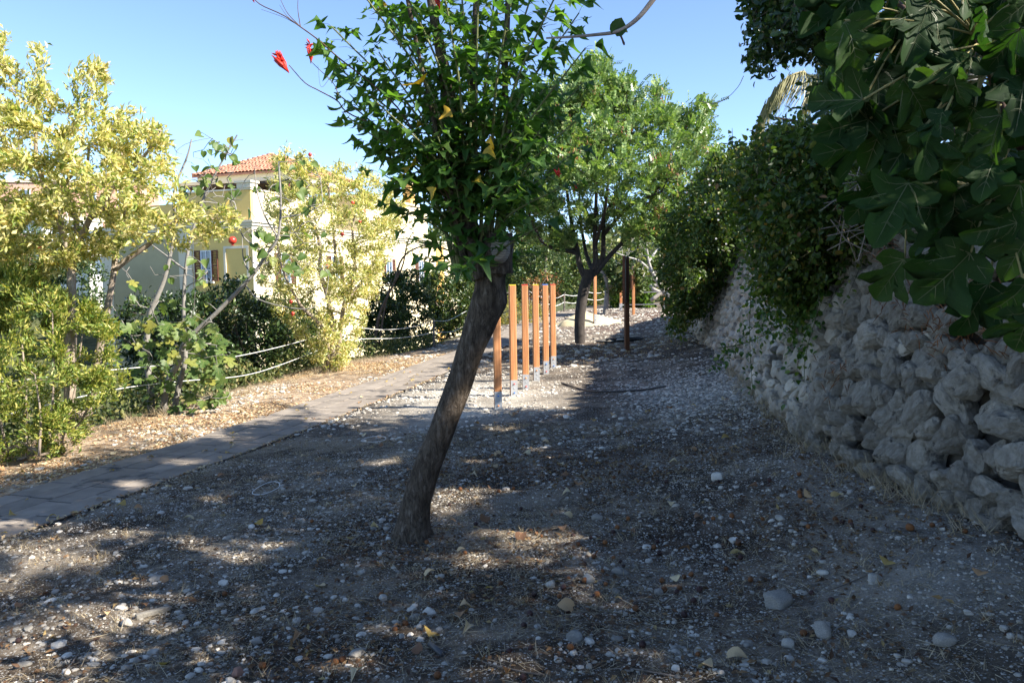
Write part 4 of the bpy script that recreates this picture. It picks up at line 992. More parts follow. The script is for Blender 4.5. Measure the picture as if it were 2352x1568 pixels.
for a, e, out_, f_ in lv:
    stalks.tube([a, (a + e) / 2 + [0, 0, .012], e], [.0016, .0013, .001], 3, False)
    sz = (.058 + .105 * r5.random() ** 1.6) * (1.08 - .2 * f_)
    for k in ((0, 1, -1) if r5.random() < .6 else (0,)):
        az = math.atan2(out_[1], out_[0]) + k * 1.1; Y = np.array([math.cos(az), math.sin(az), r5.uniform(-.6, .15)]); N_ = unit(np.array([r5.normal(0, .3), r5.normal(0, .3), 1]))
        lf.append((e + np.array([math.cos(az), math.sin(az), 0]) * .012, Y, N_, sz * (1 if k == 0 else .8)))
lf.sort(key=lambda t: t[0][1]); print('coral leaves', len(lf))
pick_ = set(r5.choice(len(lf), 300, replace=False).tolist()); yel = set(r5.choice(sorted(pick_), 11, replace=False).tolist()); restL = [[], [], []]
for i, (p, Y, N_, s_) in enumerate(lf):
    if i in pick_:
        if i in yel: inst('leaf', cyme, ct, p, quat(Y, N_), s_ * 1.1, 'yellowed leaf')
        else: inst('leaf', clme[i % 3], ct, p, quat(Y, N_), s_)
    else: restL[i % 3].append((p, Y, N_, s_))
mb = MB()
for k in range(3):
    if restL[k]:
        V, F = scatter(clt[k][0], clt[k][1], np.array([t[0] for t in restL[k]]), np.array([t[1] for t in restL[k]]), np.array([t[2] for t in restL[k]]), np.array([t[3] for t in restL[k]])); mb.add(V, T=F)
mb.out('foliage', cl_m, ct, True, 'stuff'); stalks.out('leaf_stalks', shoot_m, ct, False, 'stuff')
for (px, py) in [(1000, 432), (1130, 315), (1122, 338), (1035, 255)]:
    inst('leaf', cyme, ct, P(px, py, D0 - .35), quat(np.array([r5.normal(0, .6), -.3, -.8]), unit(np.array([r5.normal(0, .9), -.5, .8]))), .085, 'yellowed leaf')

# ================================================================== pomegranates and shrubs on the left
pom_b = surf('pomegranate_bark', (.20, .155, .115), (.36, .30, .24), 14, .9, .5, stretch=(3, 3, 1))
pom_l = leaf_mat('pomegranate_leaf', [(0, (.16, .24, .045)), (.3, (.42, .44, .11)), (.6, (.60, .56, .23)), (.9, (.72, .64, .31)), (1, (.68, .48, .13))], .38, .45, (1.0, 1.0, .6), 1.15, .6)
bush_l = leaf_mat('green_yellow_leaf', [(0, (.07, .13, .022)), (.45, (.20, .26, .05)), (.8, (.40, .41, .10)), (1, (.56, .48, .14))], .42, .4, (1, 1, .4), 1.35, .45)
pomf = plain('pomegranate_skin', (.45, .04, .022), .35)
def pome_fruit(p, s_, par):
    mb = MB(); v, f = ICO[2]; mb.add(v * s_ + p, T=f)
    for k in range(6):
        a = k * math.pi / 3; d = np.array([math.cos(a), math.sin(a), 0]); q = p + np.array([0, 0, -s_ * .92]); mb.tube([q + d * s_ * .18, q + d * s_ * .26 - [0, 0, s_ * .25], q + d * s_ * .42 - [0, 0, s_ * .48]], [s_ * .12, s_ * .1, s_ * .02], 4)
    mb.out('pomegranate', pomf, par, True)
def plant(name, base, label, cat, limbs, targets, leaf, lmat, bmat, n, size, spread, tip=.003, seg=.14, crown='crown', group=None, seed=1, up=.3, out=.6, along=.5, flat=.4, jit=.3, twig='branches', sag=0.0, rmax=.012, kmax=8, expo=2.3):
    r = np.random.default_rng(seed); t = thing(name, base, label, cat, group)
    g = grow(limbs, targets, seg, tip, r, sag, jit, expo); tree_mesh(g, kmax=kmax).out('trunk' if twig == 'trunk' else twig, bmat, t, True)
    if n:
        V, F = twig_leaves(g, n, leaf, size, spread, r, up, out, along, rmax=rmax, flat=flat, clump=.9 if name.endswith('shrub') else 1.7 if name.startswith('pome') else 2.4)
        if name == 'creeper': V, F = gapped(V, F, len(leaf[0]))
        obj(crown, V, [F], lmat, t, True)
    return t, g
def LM(px, d, w0, w1):
    """limb given in view pixels: list of (x, y[, depth offset]), widths in pixels"""
    p = PM([(a[0], a[1], d + (a[2] if len(a) > 2 else 0)) for a in px]); return p, np.linspace(w0, w1, len(p)) / 2 / FD * d

d1 = 8.9
pl1 = [LM([(160, 985), (160, 900), (160, 760), (164, 660), (160, 590), (150, 555), (128, 480), (98, 415), (82, 340), (88, 240)], d1, 26, 7),
       LM([(160, 590), (178, 560, .1), (205, 505, .2), (215, 470, .3), (200, 420, .3), (205, 330, .3)], d1, 18, 6), LM([(128, 480), (150, 420, -.2), (190, 380, -.4)], d1, 12, 5),
       LM([(205, 945), (225, 820), (245, 720), (262, 620), (268, 560), (290, 480), (285, 400), (275, 330)], d1 + .4, 20, 5), LM([(262, 620), (300, 590), (350, 555), (400, 510), (470, 505), (550, 500)], d1 + .4, 15, 4), LM([(240, 480), (260, 430), (330, 360), (370, 300)], d1, 12, 4),
       LM([(175, 575), (165, 480, .5), (60, 400, .8), (-60, 330, .9)], d1, 14, 6)]
poly1 = [(-260, 250), (-150, 120), (0, 80), (25, 90), (30, 175), (60, 150), (80, 92), (106, 92), (112, 160), (125, 230), (155, 190), (165, 150), (190, 160), (215, 138), (255, 145), (240, 220), (245, 280), (290, 250), (330, 252), (350, 285), (388, 290), (375, 350), (420, 405), (430, 470), (520, 470), (560, 520), (470, 560), (330, 575), (200, 590), (100, 640), (-150, 620), (-280, 500)]
tg1 = poly_pts(poly1, 7.6, 10.5, 880, np.random.default_rng(31))
pt1, g1 = plant('pomegranate_tree', P(160, 1000, d1) * [1, 1, 0] + [0, 0, gz(P(160, 1000, d1)[0], d1)], 'tall pomegranate tree with golden yellow leaves and bare brown stems at the left', 'tree', pl1, tg1, LANCE, pom_l, pom_b, 37000, .075, .034, .0025, .12, seed=32, sag=.0, rmax=.009)
for px, py, dd in [(534, 552, -.3), (95, 1130 * 0 + 575, 0)]: pome_fruit(P(px, py, d1 + dd), .042, pt1)
poly2 = [(-260, 640), (0, 615), (60, 600), (130, 650), (200, 690), (255, 730), (275, 800), (290, 860), (262, 910), (215, 970), (175, 1020), (120, 1050), (0, 1070), (-250, 1090)]
lb2 = [LM([(x0, y0), ((x0 + x1) / 2 + 8, (y0 + y1) / 2), (x1, y1)], d, 7, 3) for x0, y0, x1, y1, d in [(60, 1050, 40, 700, 8.6), (110, 1040, 120, 720, 8.5), (140, 1020, 190, 760, 8.8), (20, 1060, -60, 760, 8.7), (-80, 1080, -160, 780, 8.6), (160, 1010, 240, 840, 8.9), (90, 1045, 80, 860, 8.2)]]
tg2 = poly_pts(poly2, 7.7, 9.9, 520, np.random.default_rng(33)); tg2 = tg2[tg2[:, 2] > -.25]
b2_ = G(90, 1052)
bush, gbx = plant('leafy_bush', b2_, 'dense green and yellow bush spilling over the rope fence at the left edge', 'bush', lb2, tg2, LANCE, bush_l, pom_b, 62000, .052, .035, .002, .12, seed=34, flat=.2, rmax=.009, up=.45, along=.9)
d2 = 17.3
pl2 = [LM([(762, 858), (765, 800), (762, 740), (752, 680), (735, 620), (735, 560), (700, 470), (690, 400)], d2, 16, 4), LM([(768, 855), (780, 780), (790, 700), (815, 620), (810, 520), (830, 440)], d2, 13, 4), LM([(755, 850), (745, 760, -.3), (690, 700, -.6), (650, 620, -.8), (630, 520, -.8)], d2, 11, 3), LM([(752, 680), (770, 600, .3), (760, 480, .4), (750, 400, .4)], d2, 10, 3), LM([(790, 700), (850, 620, .2), (890, 540, .3)], d2, 9, 3)]
poly3 = [(628, 352), (660, 340), (700, 342), (720, 372), (760, 368), (800, 385), (835, 378), (870, 410), (905, 425), (930, 470), (925, 520), (905, 570), (880, 640), (850, 690), (832, 750), (820, 790), (800, 845), (735, 850), (705, 820), (660, 740), (610, 700), (585, 620), (590, 560), (620, 520), (610, 450)]
tg3 = poly_pts(poly3, 15.2, 19.4, 850, np.random.default_rng(35))
pt2, g2 = plant('pomegranate_tree', G(760, 852), 'pomegranate tree with pale yellow leaves against the cream house wall', 'tree', pl2, tg3, LANCE, pom_l, pom_b, 33000, .082, .05, .003, .16, seed=36, rmax=.012)
for px, py in [(712, 355), (810, 466), (836, 485), (826, 509), (752, 611), (786, 538), (668, 692), (672, 720)]: pome_fruit(P(px, py, d2 - 1.3), .038, pt2)
# a thin dark leaning sapling beside it
tS, gS = plant('leaning_sapling', G(862, 800), 'thin dark sapling leaning to the right in front of the shuttered wing', 'tree', [LM([(858, 800), (868, 740), (880, 700), (905, 650), (920, 600), (945, 575), (985, 560)], 21, 8, 3), LM([(905, 650), (925, 610), (935, 560), (950, 530)], 21, 5, 2), LM([(870, 790), (885, 700), (900, 640)], 21, 6, 2)], poly_pts([(860, 480), (1000, 470), (1050, 560), (950, 600), (880, 560)], 19.5, 22.5, 70, np.random.default_rng(37)), LANCE, pom_l, surf('dark_bark', (.05, .04, .034), (.13, .105, .085), 14, .9, .4), 900, .08, .05, .003, .2, seed=38)

# fig sapling with pale grey stems
fig_b = surf('pale_fig_bark', (.15, .14, .125), (.27, .255, .23), 9, .85, .4, 40, spots=(6, .60, (.085, .078, .07)))
fl_m = leaf_mat('fig_leaf', [(0, (.055, .105, .022)), (.5, (.085, .14, .03)), (.85, (.13, .18, .045)), (1, (.26, .25, .05))], .5, .35, (1, 1.1, .4), 1.4, .4)
fv_m = leaf_mat('fig_vein', [(0, (.20, .22, .075)), (1, (.27, .27, .10))], .5, .3)
figt = [fan_leaf(FIG_OUT, None, k + 1, .011, FIG_VEIN) for k in range(5)]
figme = [make_mesh('leaf', v, [f], True, [fl_m, fv_m], mi) for v, f, mi in figt]
heart = [fan_leaf(HEART_OUT, lambda x, y, k=k: .5 * np.abs(x) - .2 * y ** 2, k + 2) for k in range(2)]
heme = [make_mesh('leaf', v, [f], True, fl_m) for v, f, _ in heart]
d3 = 12.2; fb = G(365, 950)
fs = [LM([(348, 955), (346, 900), (340, 850), (336, 800), (345, 720), (362, 680), (378, 640), (392, 580), (402, 520), (400, 440), (430, 360), (440, 320)], d3, 17, 3), LM([(376, 952), (380, 900), (394, 860), (412, 830), (420, 795), (445, 765), (490, 725), (535, 680), (580, 632), (612, 585), (638, 545), (645, 470), (640, 372)], d3 - .1, 16, 4), LM([(400, 945), (410, 890), (425, 830), (424, 770), (422, 700), (426, 620), (440, 540), (470, 450), (505, 380), (545, 310)], d3 + .1, 13, 3),
      LM([(612, 585), (560, 545, -.2), (545, 505, -.3)], d3, 5, 2), LM([(638, 545), (610, 500), (590, 440), (585, 395)], d3, 5, 2), LM([(645, 500), (700, 490, .2), (742, 470, .3)], d3, 4, 2), LM([(580, 632), (560, 600), (556, 540)], d3, 4, 2), LM([(340, 850), (300, 770, .2), (250, 690, .3)], d3, 4, 2), LM([(425, 620), (345, 560, .3), (245, 490, .5)], d3, 5, 2),
      LM([(560, 650), (600, 690, -.4), (700, 710, -.6), (745, 690, -.6)], d3, 4, 1.5)]
r6 = np.random.default_rng(41)
bare = PM(np.array([(r6.uniform(390, 560), r6.uniform(310, 480), d3 + r6.uniform(-.8, .8)) for _ in range(75)] + [(r6.uniform(560, 750), r6.uniform(360, 640), d3 + r6.uniform(-.8, .8)) for _ in range(95)] + [(r6.uniform(260, 480), r6.uniform(560, 800), d3 + r6.uniform(-.8, .6)) for _ in range(50)]))
low = PM(np.array([(r6.uniform(300, 530), r6.uniform(720, 950), d3 + r6.uniform(-.9, .3)) for _ in range(70)]))
ft = thing('fig_sapling', fb, 'young fig with pale grey leaning stems and few leaves by the rope fence', 'tree'); gf = grow(fs, np.vstack([bare, low]), .09, .0052, r6, -.12, .9, 3.2); tree_mesh(gf, kmax=10).out('stems', fig_b, ft, True)
nl = 0
for i, p in enumerate(np.vstack([low[:, :], low + r6.normal(0, .12, low.shape), bare[::2]])):
    if i < 140: s_ = r6.uniform(.12, .21); me = figme[i % 5]
    else: s_ = r6.uniform(.09, .17); me = heme[i % 2] if r6.random() < .7 else figme[i % 5]
    dn = unit(np.array([r6.normal(0, .8), -.5 + r6.normal(0, .5), -.7 + r6.normal(0, .4)])); inst('leaf', me, ft, p, quat(dn, unit(np.array([.5 + r6.normal(0, .4), -.6 + r6.normal(0, .4), .7]))), s_)

# dark evergreen shrubs on the slope
dk_l = leaf_mat('dark_evergreen_leaf', [(0, (.012, .028, .008)), (.6, (.025, .05, .014)), (.9, (.05, .085, .022)), (1, (.09, .12, .03))], .38, .2, spec=.5)
dk_b = surf('shrub_bark', (.06, .05, .04), (.16, .135, .11), 14, .9, .4)
def shrub(name, poly, d0, d1_, n, size, lmat, label, seed, nt_=170, leaf=OVAL, cat='shrub', zb=None, spread=.09, tip=.004):
    r = np.random.default_rng(seed); tg = poly_pts(poly, d0, d1_, nt_, r); c = tg.mean(0); base = np.array([c[0], c[1], float(gz(c[0], c[1])) if zb is None else zb])
    tg = tg[tg[:, 2] > base[2] + .1]
    lim = [(np.array([base + [r.normal(0, .2), r.normal(0, .2), 0], base * .4 + np.array([c[0] + r.normal(0, .4), c[1] + r.normal(0, .3), c[2]]) * .6, np.array([c[0] + r.normal(0, .9), c[1] + r.normal(0, .5), c[2] + .3])]), np.array([.05, .035, .02])) for _ in range(4)]
    return plant(name, base, label, cat, lim, tg, leaf, lmat, dk_b, n, size, spread, tip, .2, 'foliage', seed=seed, rmax=.02, kmax=6)
shrub('evergreen_shrub', [(285, 720), (330, 690), (380, 690), (430, 675), (470, 680), (480, 760), (470, 860), (400, 920), (290, 880)], 14, 17, 9000, .075, dk_l, 'dark evergreen shrub behind the grey fig stems', 51)
shrub('evergreen_shrub', [(470, 690), (500, 655), (545, 640), (590, 690), (640, 705), (668, 760), (650, 840), (560, 870), (500, 890), (455, 850)], 15.5, 19.5, 12000, .075, dk_l, 'dark evergreen shrub behind the leaning fig trunk and upper rope', 52)
hg_l = leaf_mat('hedge_leaf', [(0, (.018, .04, .010)), (.6, (.04, .075, .016)), (.9, (.10, .13, .03)), (1, (.17, .18, .04))], .4, .28, spec=.5)
shrub('evergreen_shrub', [(870, 650), (905, 628), (950, 622), (985, 640), (990, 700), (985, 775), (900, 800), (830, 810), (835, 740), (850, 690)], 22.8, 26, 12000, .085, hg_l, 'dark shrub behind the second pomegranate, below the shuttered wing', 53)
shrub('evergreen_shrub', [(970, 640), (1010, 612), (1060, 640), (1095, 660), (1100, 720), (1060, 760), (1000, 765)], 25.5, 29, 11000, .09, hg_l, 'rounded shrub with a sunlit top behind the leaning trunk', 54)
shrub('evergreen_shrub', [(560, 700), (620, 690), (700, 700), (760, 740), (740, 830), (640, 850)], 20, 23, 7000, .085, hg_l, 'dark shrub seen between the stems of the second pomegranate', 55)
yb_l = leaf_mat('yellow_green_leaf', [(0, (.12, .14, .02)), (.6, (.24, .22, .035)), (1, (.36, .29, .06))], .45, .35)
shrub('yellow_shrub', [(1085, 700), (1120, 672), (1180, 690), (1240, 700), (1250, 735), (1200, 745), (1100, 755)], 31, 35, 5000, .09, yb_l, 'low yellow shrub on the far side of the path behind the timber posts', 56, leaf=LANCE, zb=-.2)
# wooded slope at the far left
far_l = leaf_mat('slope_leaf', [(0, (.02, .045, .015)), (.6, (.045, .08, .025)), (1, (.12, .15, .06))], .5, .2)
for k, (poly, a, b_, lab) in enumerate([([(-120, 600), (-20, 580), (60, 620), (80, 720), (-20, 740), (-140, 740)], 36, 41, 'green shrub on the far slope at the left edge'), ([(60, 640), (130, 610), (200, 590), (240, 620), (240, 720), (140, 740), (70, 730)], 42, 47, 'green shrub on the far slope beside the grey house wall'), ([(10, 590), (70, 560), (140, 570), (200, 585), (230, 600), (150, 640), (40, 640)], 52, 58, 'bluish green shrub below the white walls on the slope'), ([(-60, 520), (20, 505), (90, 515), (110, 560), (20, 585), (-60, 580)], 60, 66, 'shrub below the pink house among the yellow leaves')]):
    shrub('slope_shrub', poly, a, b_, 5000, .17, far_l, lab, 60 + k, 90, spread=.2)

rU = np.random.default_rng(68); n_ = 16000; uy = rU.uniform(6, 24, n_); ux = np.interp(uy, FY, FX) - .15 - 3.6 * rU.random(n_) ** 1.4; uz = gz_base(ux, uy); hN = np.clip(.55 + .9 * fbm(np.column_stack([ux, uy, ux * 0]) * .9, 2), .1, 1.2)
V, F = scatter(*OVAL, np.column_stack([ux, uy, uz + hN * rU.random(n_)]), rdir(n_, rU) + [0, 0, .5], rdir(n_, rU) + [0, 0, .4], rU.uniform(.05, .1, n_))
tag(obj('undergrowth', V, [F], leaf_mat('undergrowth_leaf', [(0, (.03, .055, .014)), (.5, (.07, .10, .025)), (.85, (.17, .18, .06)), (1, (.30, .25, .11))], .5, .3)), 'low green and straw coloured undergrowth on the bank below the rope fence', 'undergrowth', kind='stuff')
n_ = 26000; wx = rU.uniform(-16, 52, n_); wy = rU.uniform(72, 92, n_) ; hw = 6.5 + 3.2 * fbm(np.column_stack([wx * .16, wy * .05, wx * 0]), 3); wz = hw * rU.random(n_) ** .8
V, F = scatter(*OVALW, np.column_stack([wx, wy, wz]), rdir(n_, rU) + [0, 0, .2], rdir(n_, rU) + [0, -.3, .5], rU.uniform(.35, .7, n_))
tag(obj('woodland', V, [F], leaf_mat('woodland_leaf', [(0, (.03, .055, .02)), (.6, (.07, .11, .035)), (1, (.16, .18, .07))], .6, .25)), 'wooded slope closing the view far beyond the trees', 'woodland', kind='stuff')

# ================================================================== carob tree
crb_b = surf('dark_carob_bark', (.026, .022, .02), (.075, .064, .057), 8, .95, .7, 22, .02, stretch=(3, 3, 1), spots=(14, .66, (.22, .21, .195)))
crb_l = leaf_mat('carob_leaf', [(0, (.08, .15, .04)), (.5, (.16, .25, .08)), (.9, (.25, .33, .12)), (1, (.34, .36, .15))], .42, .32, (1, 1.1, .4), 1.2, .5)
pod_m = leaf_mat('brown_pod', [(0, (.16, .06, .02)), (1, (.34, .15, .05))], .5, .05)
d4 = 20.7; cb_ = G(1335, 790)
cl_ = [LM([(1333, 800), (1331, 760), (1333, 715), (1340, 670), (1350, 635), (1352, 618)], d4, 24, 26), LM([(1345, 640), (1332, 610), (1326, 575), (1318, 540), (1308, 480), (1300, 400), (1310, 300)], d4, 16, 4), LM([(1326, 582), (1300, 575, -.2), (1272, 571, -.3), (1252, 560, -.4), (1238, 545, -.5), (1215, 490, -.7), (1190, 430, -.8)], d4, 11, 4), LM([(1326, 575), (1296, 567, .1), (1280, 555, .2), (1262, 520, .3), (1240, 420, .4)], d4, 9, 3),
       LM([(1356, 640), (1368, 600), (1366, 560), (1368, 500), (1372, 400), (1385, 280)], d4, 16, 4), LM([(1362, 625), (1384, 590), (1386, 540), (1392, 490), (1440, 400), (1470, 300)], d4, 14, 4), LM([(1366, 630), (1352, 600, .5), (1342, 560, .9), (1330, 470, 1.4), (1340, 360, 1.6)], d4, 12, 4), LM([(1370, 625), (1400, 588), (1440, 545), (1470, 500), (1520, 420), (1560, 350)], d4, 13, 4), LM([(1386, 540), (1420, 500, -.5), (1450, 470, -.9), (1520, 440, -1.3)], d4, 9, 4), LM([(1368, 560), (1390, 480, -1.0), (1400, 380, -1.6)], d4, 9, 4)]
polyc = [(1145, 380), (1160, 320), (1185, 260), (1230, 220), (1275, 200), (1310, 190), (1335, 165), (1352, 130), (1378, 126), (1400, 160), (1408, 148), (1418, 200), (1440, 172), (1460, 180), (1458, 225), (1490, 215), (1508, 200), (1530, 215), (1545, 262), (1585, 275), (1605, 232), (1625, 232), (1628, 300), (1650, 345), (1660, 400), (1635, 450), (1570, 490), (1520, 560), (1440, 545), (1400, 520), (1340, 520), (1300, 560), (1250, 575), (1205, 545), (1160, 530), (1130, 460)]
tgc = poly_pts(polyc, 17.9, 23.6, 760, np.random.default_rng(71))
rC = np.random.default_rng(72); ctree = thing('carob_tree', cb_, 'carob tree with a dark forked trunk and dense light green crown in the middle', 'tree')
gC = grow(cl_, tgc, .22, .005, rC, 0, .3); tree_mesh(gC, kmax=12).out('trunk', crb_b, ctree, True)
V, F = twig_leaves(gC, 13500, PINN, .20, .11, rC, .35, .8, .4, rmax=.022, flat=.55, clump=3.2, cscale=1.1); obj('crown', V, [F], crb_l, ctree, True)
cc = tgc[rC.choice(len(tgc), 110)]; pp_ = np.repeat(cc, 14, 0) + rC.normal(0, .11, (110 * 14, 3)); V, F = scatter(*LANCE, pp_, np.array([0, 0, -1.0]) + rdir(len(pp_), rC) * .5, rdir(len(pp_), rC), np.full(len(pp_), .11)); obj('pods', V, [F], pod_m, ctree, True, None, 'stuff')

# ================================================================== trees in the middle distance
mid_l = leaf_mat('mid_tree_leaf', [(0, (.03, .062, .016)), (.6, (.065, .11, .028)), (.9, (.13, .17, .05)), (1, (.22, .22, .07))], .45, .3)
olv_l = leaf_mat('light_tree_leaf', [(0, (.07, .10, .03)), (.6, (.14, .17, .05)), (1, (.26, .26, .10))], .45, .35)
def midtree(name, poly, d0, d1_, trunk, n, size, lmat, label, seed, leaf=OVAL, spread=.16, nt_=170, bark=None):
    r = np.random.default_rng(seed); tg = poly_pts(poly, d0, d1_, nt_, r); b0 = trunk[0][0][0]; t = thing(name, b0, label, 'tree'); g = grow(trunk, tg, .3, .006, r)
    tree_mesh(g).out('trunk', bark or dk_b, t, True); V, F = twig_leaves(g, n, leaf, size, spread, r, .2, .6, rmax=.03, flat=.4); obj('crown', V, [F], lmat, t, True); return t
gb_ = surf('grey_bark', (.14, .125, .11), (.29, .265, .24), 8, .9, .6, stretch=(3, 3, 1))
midtree('small_tree', [(1370, 640), (1385, 590), (1440, 560), (1500, 580), (1510, 640), (1460, 670), (1400, 670)], 36, 40, [LM([(1390, 724), (1393, 690), (1394, 662), (1392, 640), (1380, 620)], 37.5, 13, 8), LM([(1395, 665), (1410, 648), (1425, 635), (1440, 610)], 37.5, 9, 6)], 6000, .16, mid_l, 'small pollarded tree with a grey forked trunk beside the tall timber post', 81, bark=gb_)
midtree('small_tree', [(1440, 640), (1450, 560), (1520, 540), (1560, 600), (1540, 650), (1480, 660)], 47, 52, [LM([(1474, 700), (1477, 670), (1472, 640), (1470, 610)], 48, 11, 7)], 5000, .17, olv_l, 'grey trunked tree standing behind the climbing frame', 82, bark=gb_)
midtree('broad_tree', [(1150, 640), (1170, 560), (1240, 520), (1330, 540), (1350, 620), (1335, 690), (1240, 700), (1160, 700)], 43, 49, [LM([(1240, 720), (1242, 680), (1250, 640), (1255, 590)], 45, 12, 6)], 9000, .17, mid_l, 'broad green tree beyond the timber posts', 83, nt_=240)
midtree('broad_tree', [(1030, 640), (1050, 560), (1110, 520), (1180, 540), (1200, 620), (1180, 700), (1060, 690)], 46, 52, [LM([(1120, 720), (1120, 680), (1115, 600)], 48, 12, 6)], 7000, .18, hg_l, 'green tree behind the leaning coral tree', 84, nt_=200)
midtree('broad_tree', [(1330, 640), (1360, 560), (1440, 510), (1540, 520), (1560, 600), (1530, 680), (1400, 700), (1340, 700)], 55, 62, [LM([(1430, 715), (1432, 670), (1430, 600)], 57, 12, 6)], 9000, .2, olv_l, 'pale green tree closing the view beyond the climbing frame', 85, nt_=220)
midtree('broad_tree', [(1480, 680), (1500, 540), (1600, 480), (1720, 520), (1720, 690), (1600, 710)], 60, 68, [LM([(1600, 715), (1602, 670), (1600, 600)], 62, 12, 6)], 9000, .22, mid_l, 'green tree far behind the creeper', 86, nt_=220)
brl = leaf_mat('bright_leaf', [(0, (.06, .13, .02)), (.6, (.11, .20, .035)), (1, (.2, .28, .06))], .4, .35)
shrub('bright_shrub', [(1415, 720), (1410, 670), (1440, 648), (1480, 640), (1500, 660), (1495, 712), (1450, 724)], 46, 49, 3500, .20, brl, 'bright green leafy shrub behind the climbing frame', 87, 80, OVALW, zb=0.1, spread=.16)
orl = leaf_mat('orange_tinted_leaf', [(0, (.22, .08, .03)), (1, (.34, .15, .06))], .5, .3)
shrub('rusty_shrub', [(1205, 680), (1215, 640), (1250, 625), (1285, 640), (1290, 700), (1220, 705)], 39, 41.5, 450, .13, orl, 'shrub with rusty orange tips beyond the timber posts', 88, 70, LANCE, zb=-.1, spread=.14)
# bare grey tree
rB = np.random.default_rng(91); bl_ = [LM([(1560, 690), (1535, 680), (1515, 655), (1500, 628), (1490, 600), (1485, 560)], 30, 14, 3), LM([(1500, 628), (1470, 600, -.4), (1440, 590, -.7), (1415, 580, -.8)], 30, 6, 2), LM([(1490, 600), (1520, 560, .4), (1560, 530, .6)], 30, 6, 2), LM([(1500, 628), (1540, 600, .2), (1590, 610, .4)], 30, 5, 2)]
tgb = poly_pts([(1380, 560), (1440, 510), (1520, 490), (1600, 520), (1620, 600), (1560, 660), (1500, 650), (1430, 625)], 28.5, 31.5, 170, rB); bt = thing('bare_tree', P(1560, 712, 30), 'bare grey branched tree with a few pale leaves beyond the dark sign post', 'tree')
gB = grow(bl_, tgb, .2, .008, rB, 0, .5, 2.8); tree_mesh(gB).out('branches', surf('silver_bark', (.25, .24, .225), (.42, .40, .375), 10, .9, .4), bt, True); V, F = twig_leaves(gB, 420, OVALW, .17, .08, rB, -.4, rmax=.03); obj('leaves', V, [F], olv_l, bt, True)

# gaps cut in the leaves to drop sun flecks on chosen points (point, half width)
SUN_GAPS = [(G(*q[:2]), q[2]) for q in [(215, 1435, .17), (330, 1475, .13), (140, 1510, .16), (40, 1540, .2), (420, 1505, .1), (500, 1545, .1), (600, 1395, .05), (1050, 1140, .16), (1120, 1120, .12), (1005, 1165, .1), (1240, 1030, .07), (1150, 985, .08), (620, 1250, .05), (350, 1370, .08), (280, 1340, .08), (180, 1290, .1), (90, 1290, .12), (270, 1225, .1), (130, 1165, .1), (300, 1115, .1), (430, 1062, .12), (915, 1443, .05), (770, 1515, .06), (700, 1210, .05), (880, 1060, .1), (1160, 1225, .06), (20, 1330, .1), (480, 1150, .07), (540, 1290, .06), (1080, 1060, .08)]] + [(P(*q[:3]), q[3]) for q in [(1830, 610, 8.1, .26), (1860, 690, 7.8, .2), (1770, 640, 8.6, .18), (1735, 640, 11, .3), (1900, 470, 7.5, .15), (1800, 480, 8, .15), (2100, 480, 6.5, .2), (2040, 500, 6.3, .15), (2252, 70, 2.0, .06), (2200, 210, 2.0, .04), (2282, 330, 2.0, .05)]]
def gapped(V, F, k):
    """drop whole leaves (k corners each) that stand in a gap"""
    c = V.reshape(-1, k, 3).mean(1); keep = np.ones(len(c), bool)
    for p, r_ in SUN_GAPS:
        d = c - p; t = d @ SUN; keep &= ~((np.linalg.norm(d - t[:, None] * SUN, axis=1) < r_ + .06) & (t > 0.4))
    nf = len(F) // len(c); return V, F.reshape(len(c), nf, 3)[keep].reshape(-1, 3)

# ================================================================== growth on top of the wall
cre_l = leaf_mat('creeper_leaf', [(0, (.03, .06, .012)), (.5, (.06, .105, .02)), (.8, (.11, .16, .03)), (.94, (.19, .20, .05)), (1, (.26, .13, .05))], .45, .36, (1, 1.1, .35), 1.5, .4)
cre_b = surf('creeper_stem', (.045, .05, .025), (.13, .115, .065), 20, .8, .2)
def creeper(poly, d0, d1_, n, size, label, seed, nt_, dip=0.0, lmat=cre_l, leaf=OVAL, slope=0.0, name='creeper', spread=.10, foot=None, tip=.003):
    r = np.random.default_rng(seed); tg = poly_pts(poly, d0, d1_, nt_, r); c = tg.mean(0)
    xw0 = np.interp(c[1], WY, WX) + 1.0; base = np.array([xw0, c[1], float(gz_base(xw0, c[1]))]) if foot is None else np.array(foot)
    lim = [(np.array([base + [r.normal(0, .2), r.normal(0, .5), 0], base + [r.normal(0, .2) - .2, r.normal(0, .4), .5], tg[r.integers(len(tg))] * .5 + c * .5]), np.array([.022, .016, .006])) for _ in range(6)]
    return plant(name, base, label, 'creeper', lim, tg, leaf, lmat, cre_b, n, size, spread, tip, .16, 'foliage', seed=seed, rmax=.02, up=-.15, flat=.35, jit=.5, sag=.1, kmax=6)
creeper([(1515, 600), (1535, 500), (1560, 470), (1590, 410), (1625, 400), (1640, 350), (1660, 372), (1700, 330), (1715, 355), (1740, 335), (1760, 420), (1750, 520), (1760, 590), (1720, 620), (1690, 610), (1660, 660), (1640, 650), (1610, 740), (1590, 720), (1560, 785), (1530, 730)], 14.2, 19, 32000, .075, 'dark green creeper falling over the far stretch of the stone wall to the ground', 101, 620, spread=.09)
creeper([(1690, 400), (1725, 345), (1745, 310), (1765, 335), (1800, 290), (1830, 310), (1890, 300), (1950, 330), (2010, 330), (2060, 400), (2040, 470), (1990, 500), (1985, 580), (1950, 640), (1930, 590), (1890, 700), (1870, 640), (1840, 720), (1810, 650), (1780, 640), (1760, 700), (1740, 590), (1700, 530)], 6.4, 9.0, 30000, .055, 'tangled leafy creeper heaped along the wall top above the sunlit stones', 102, 560)
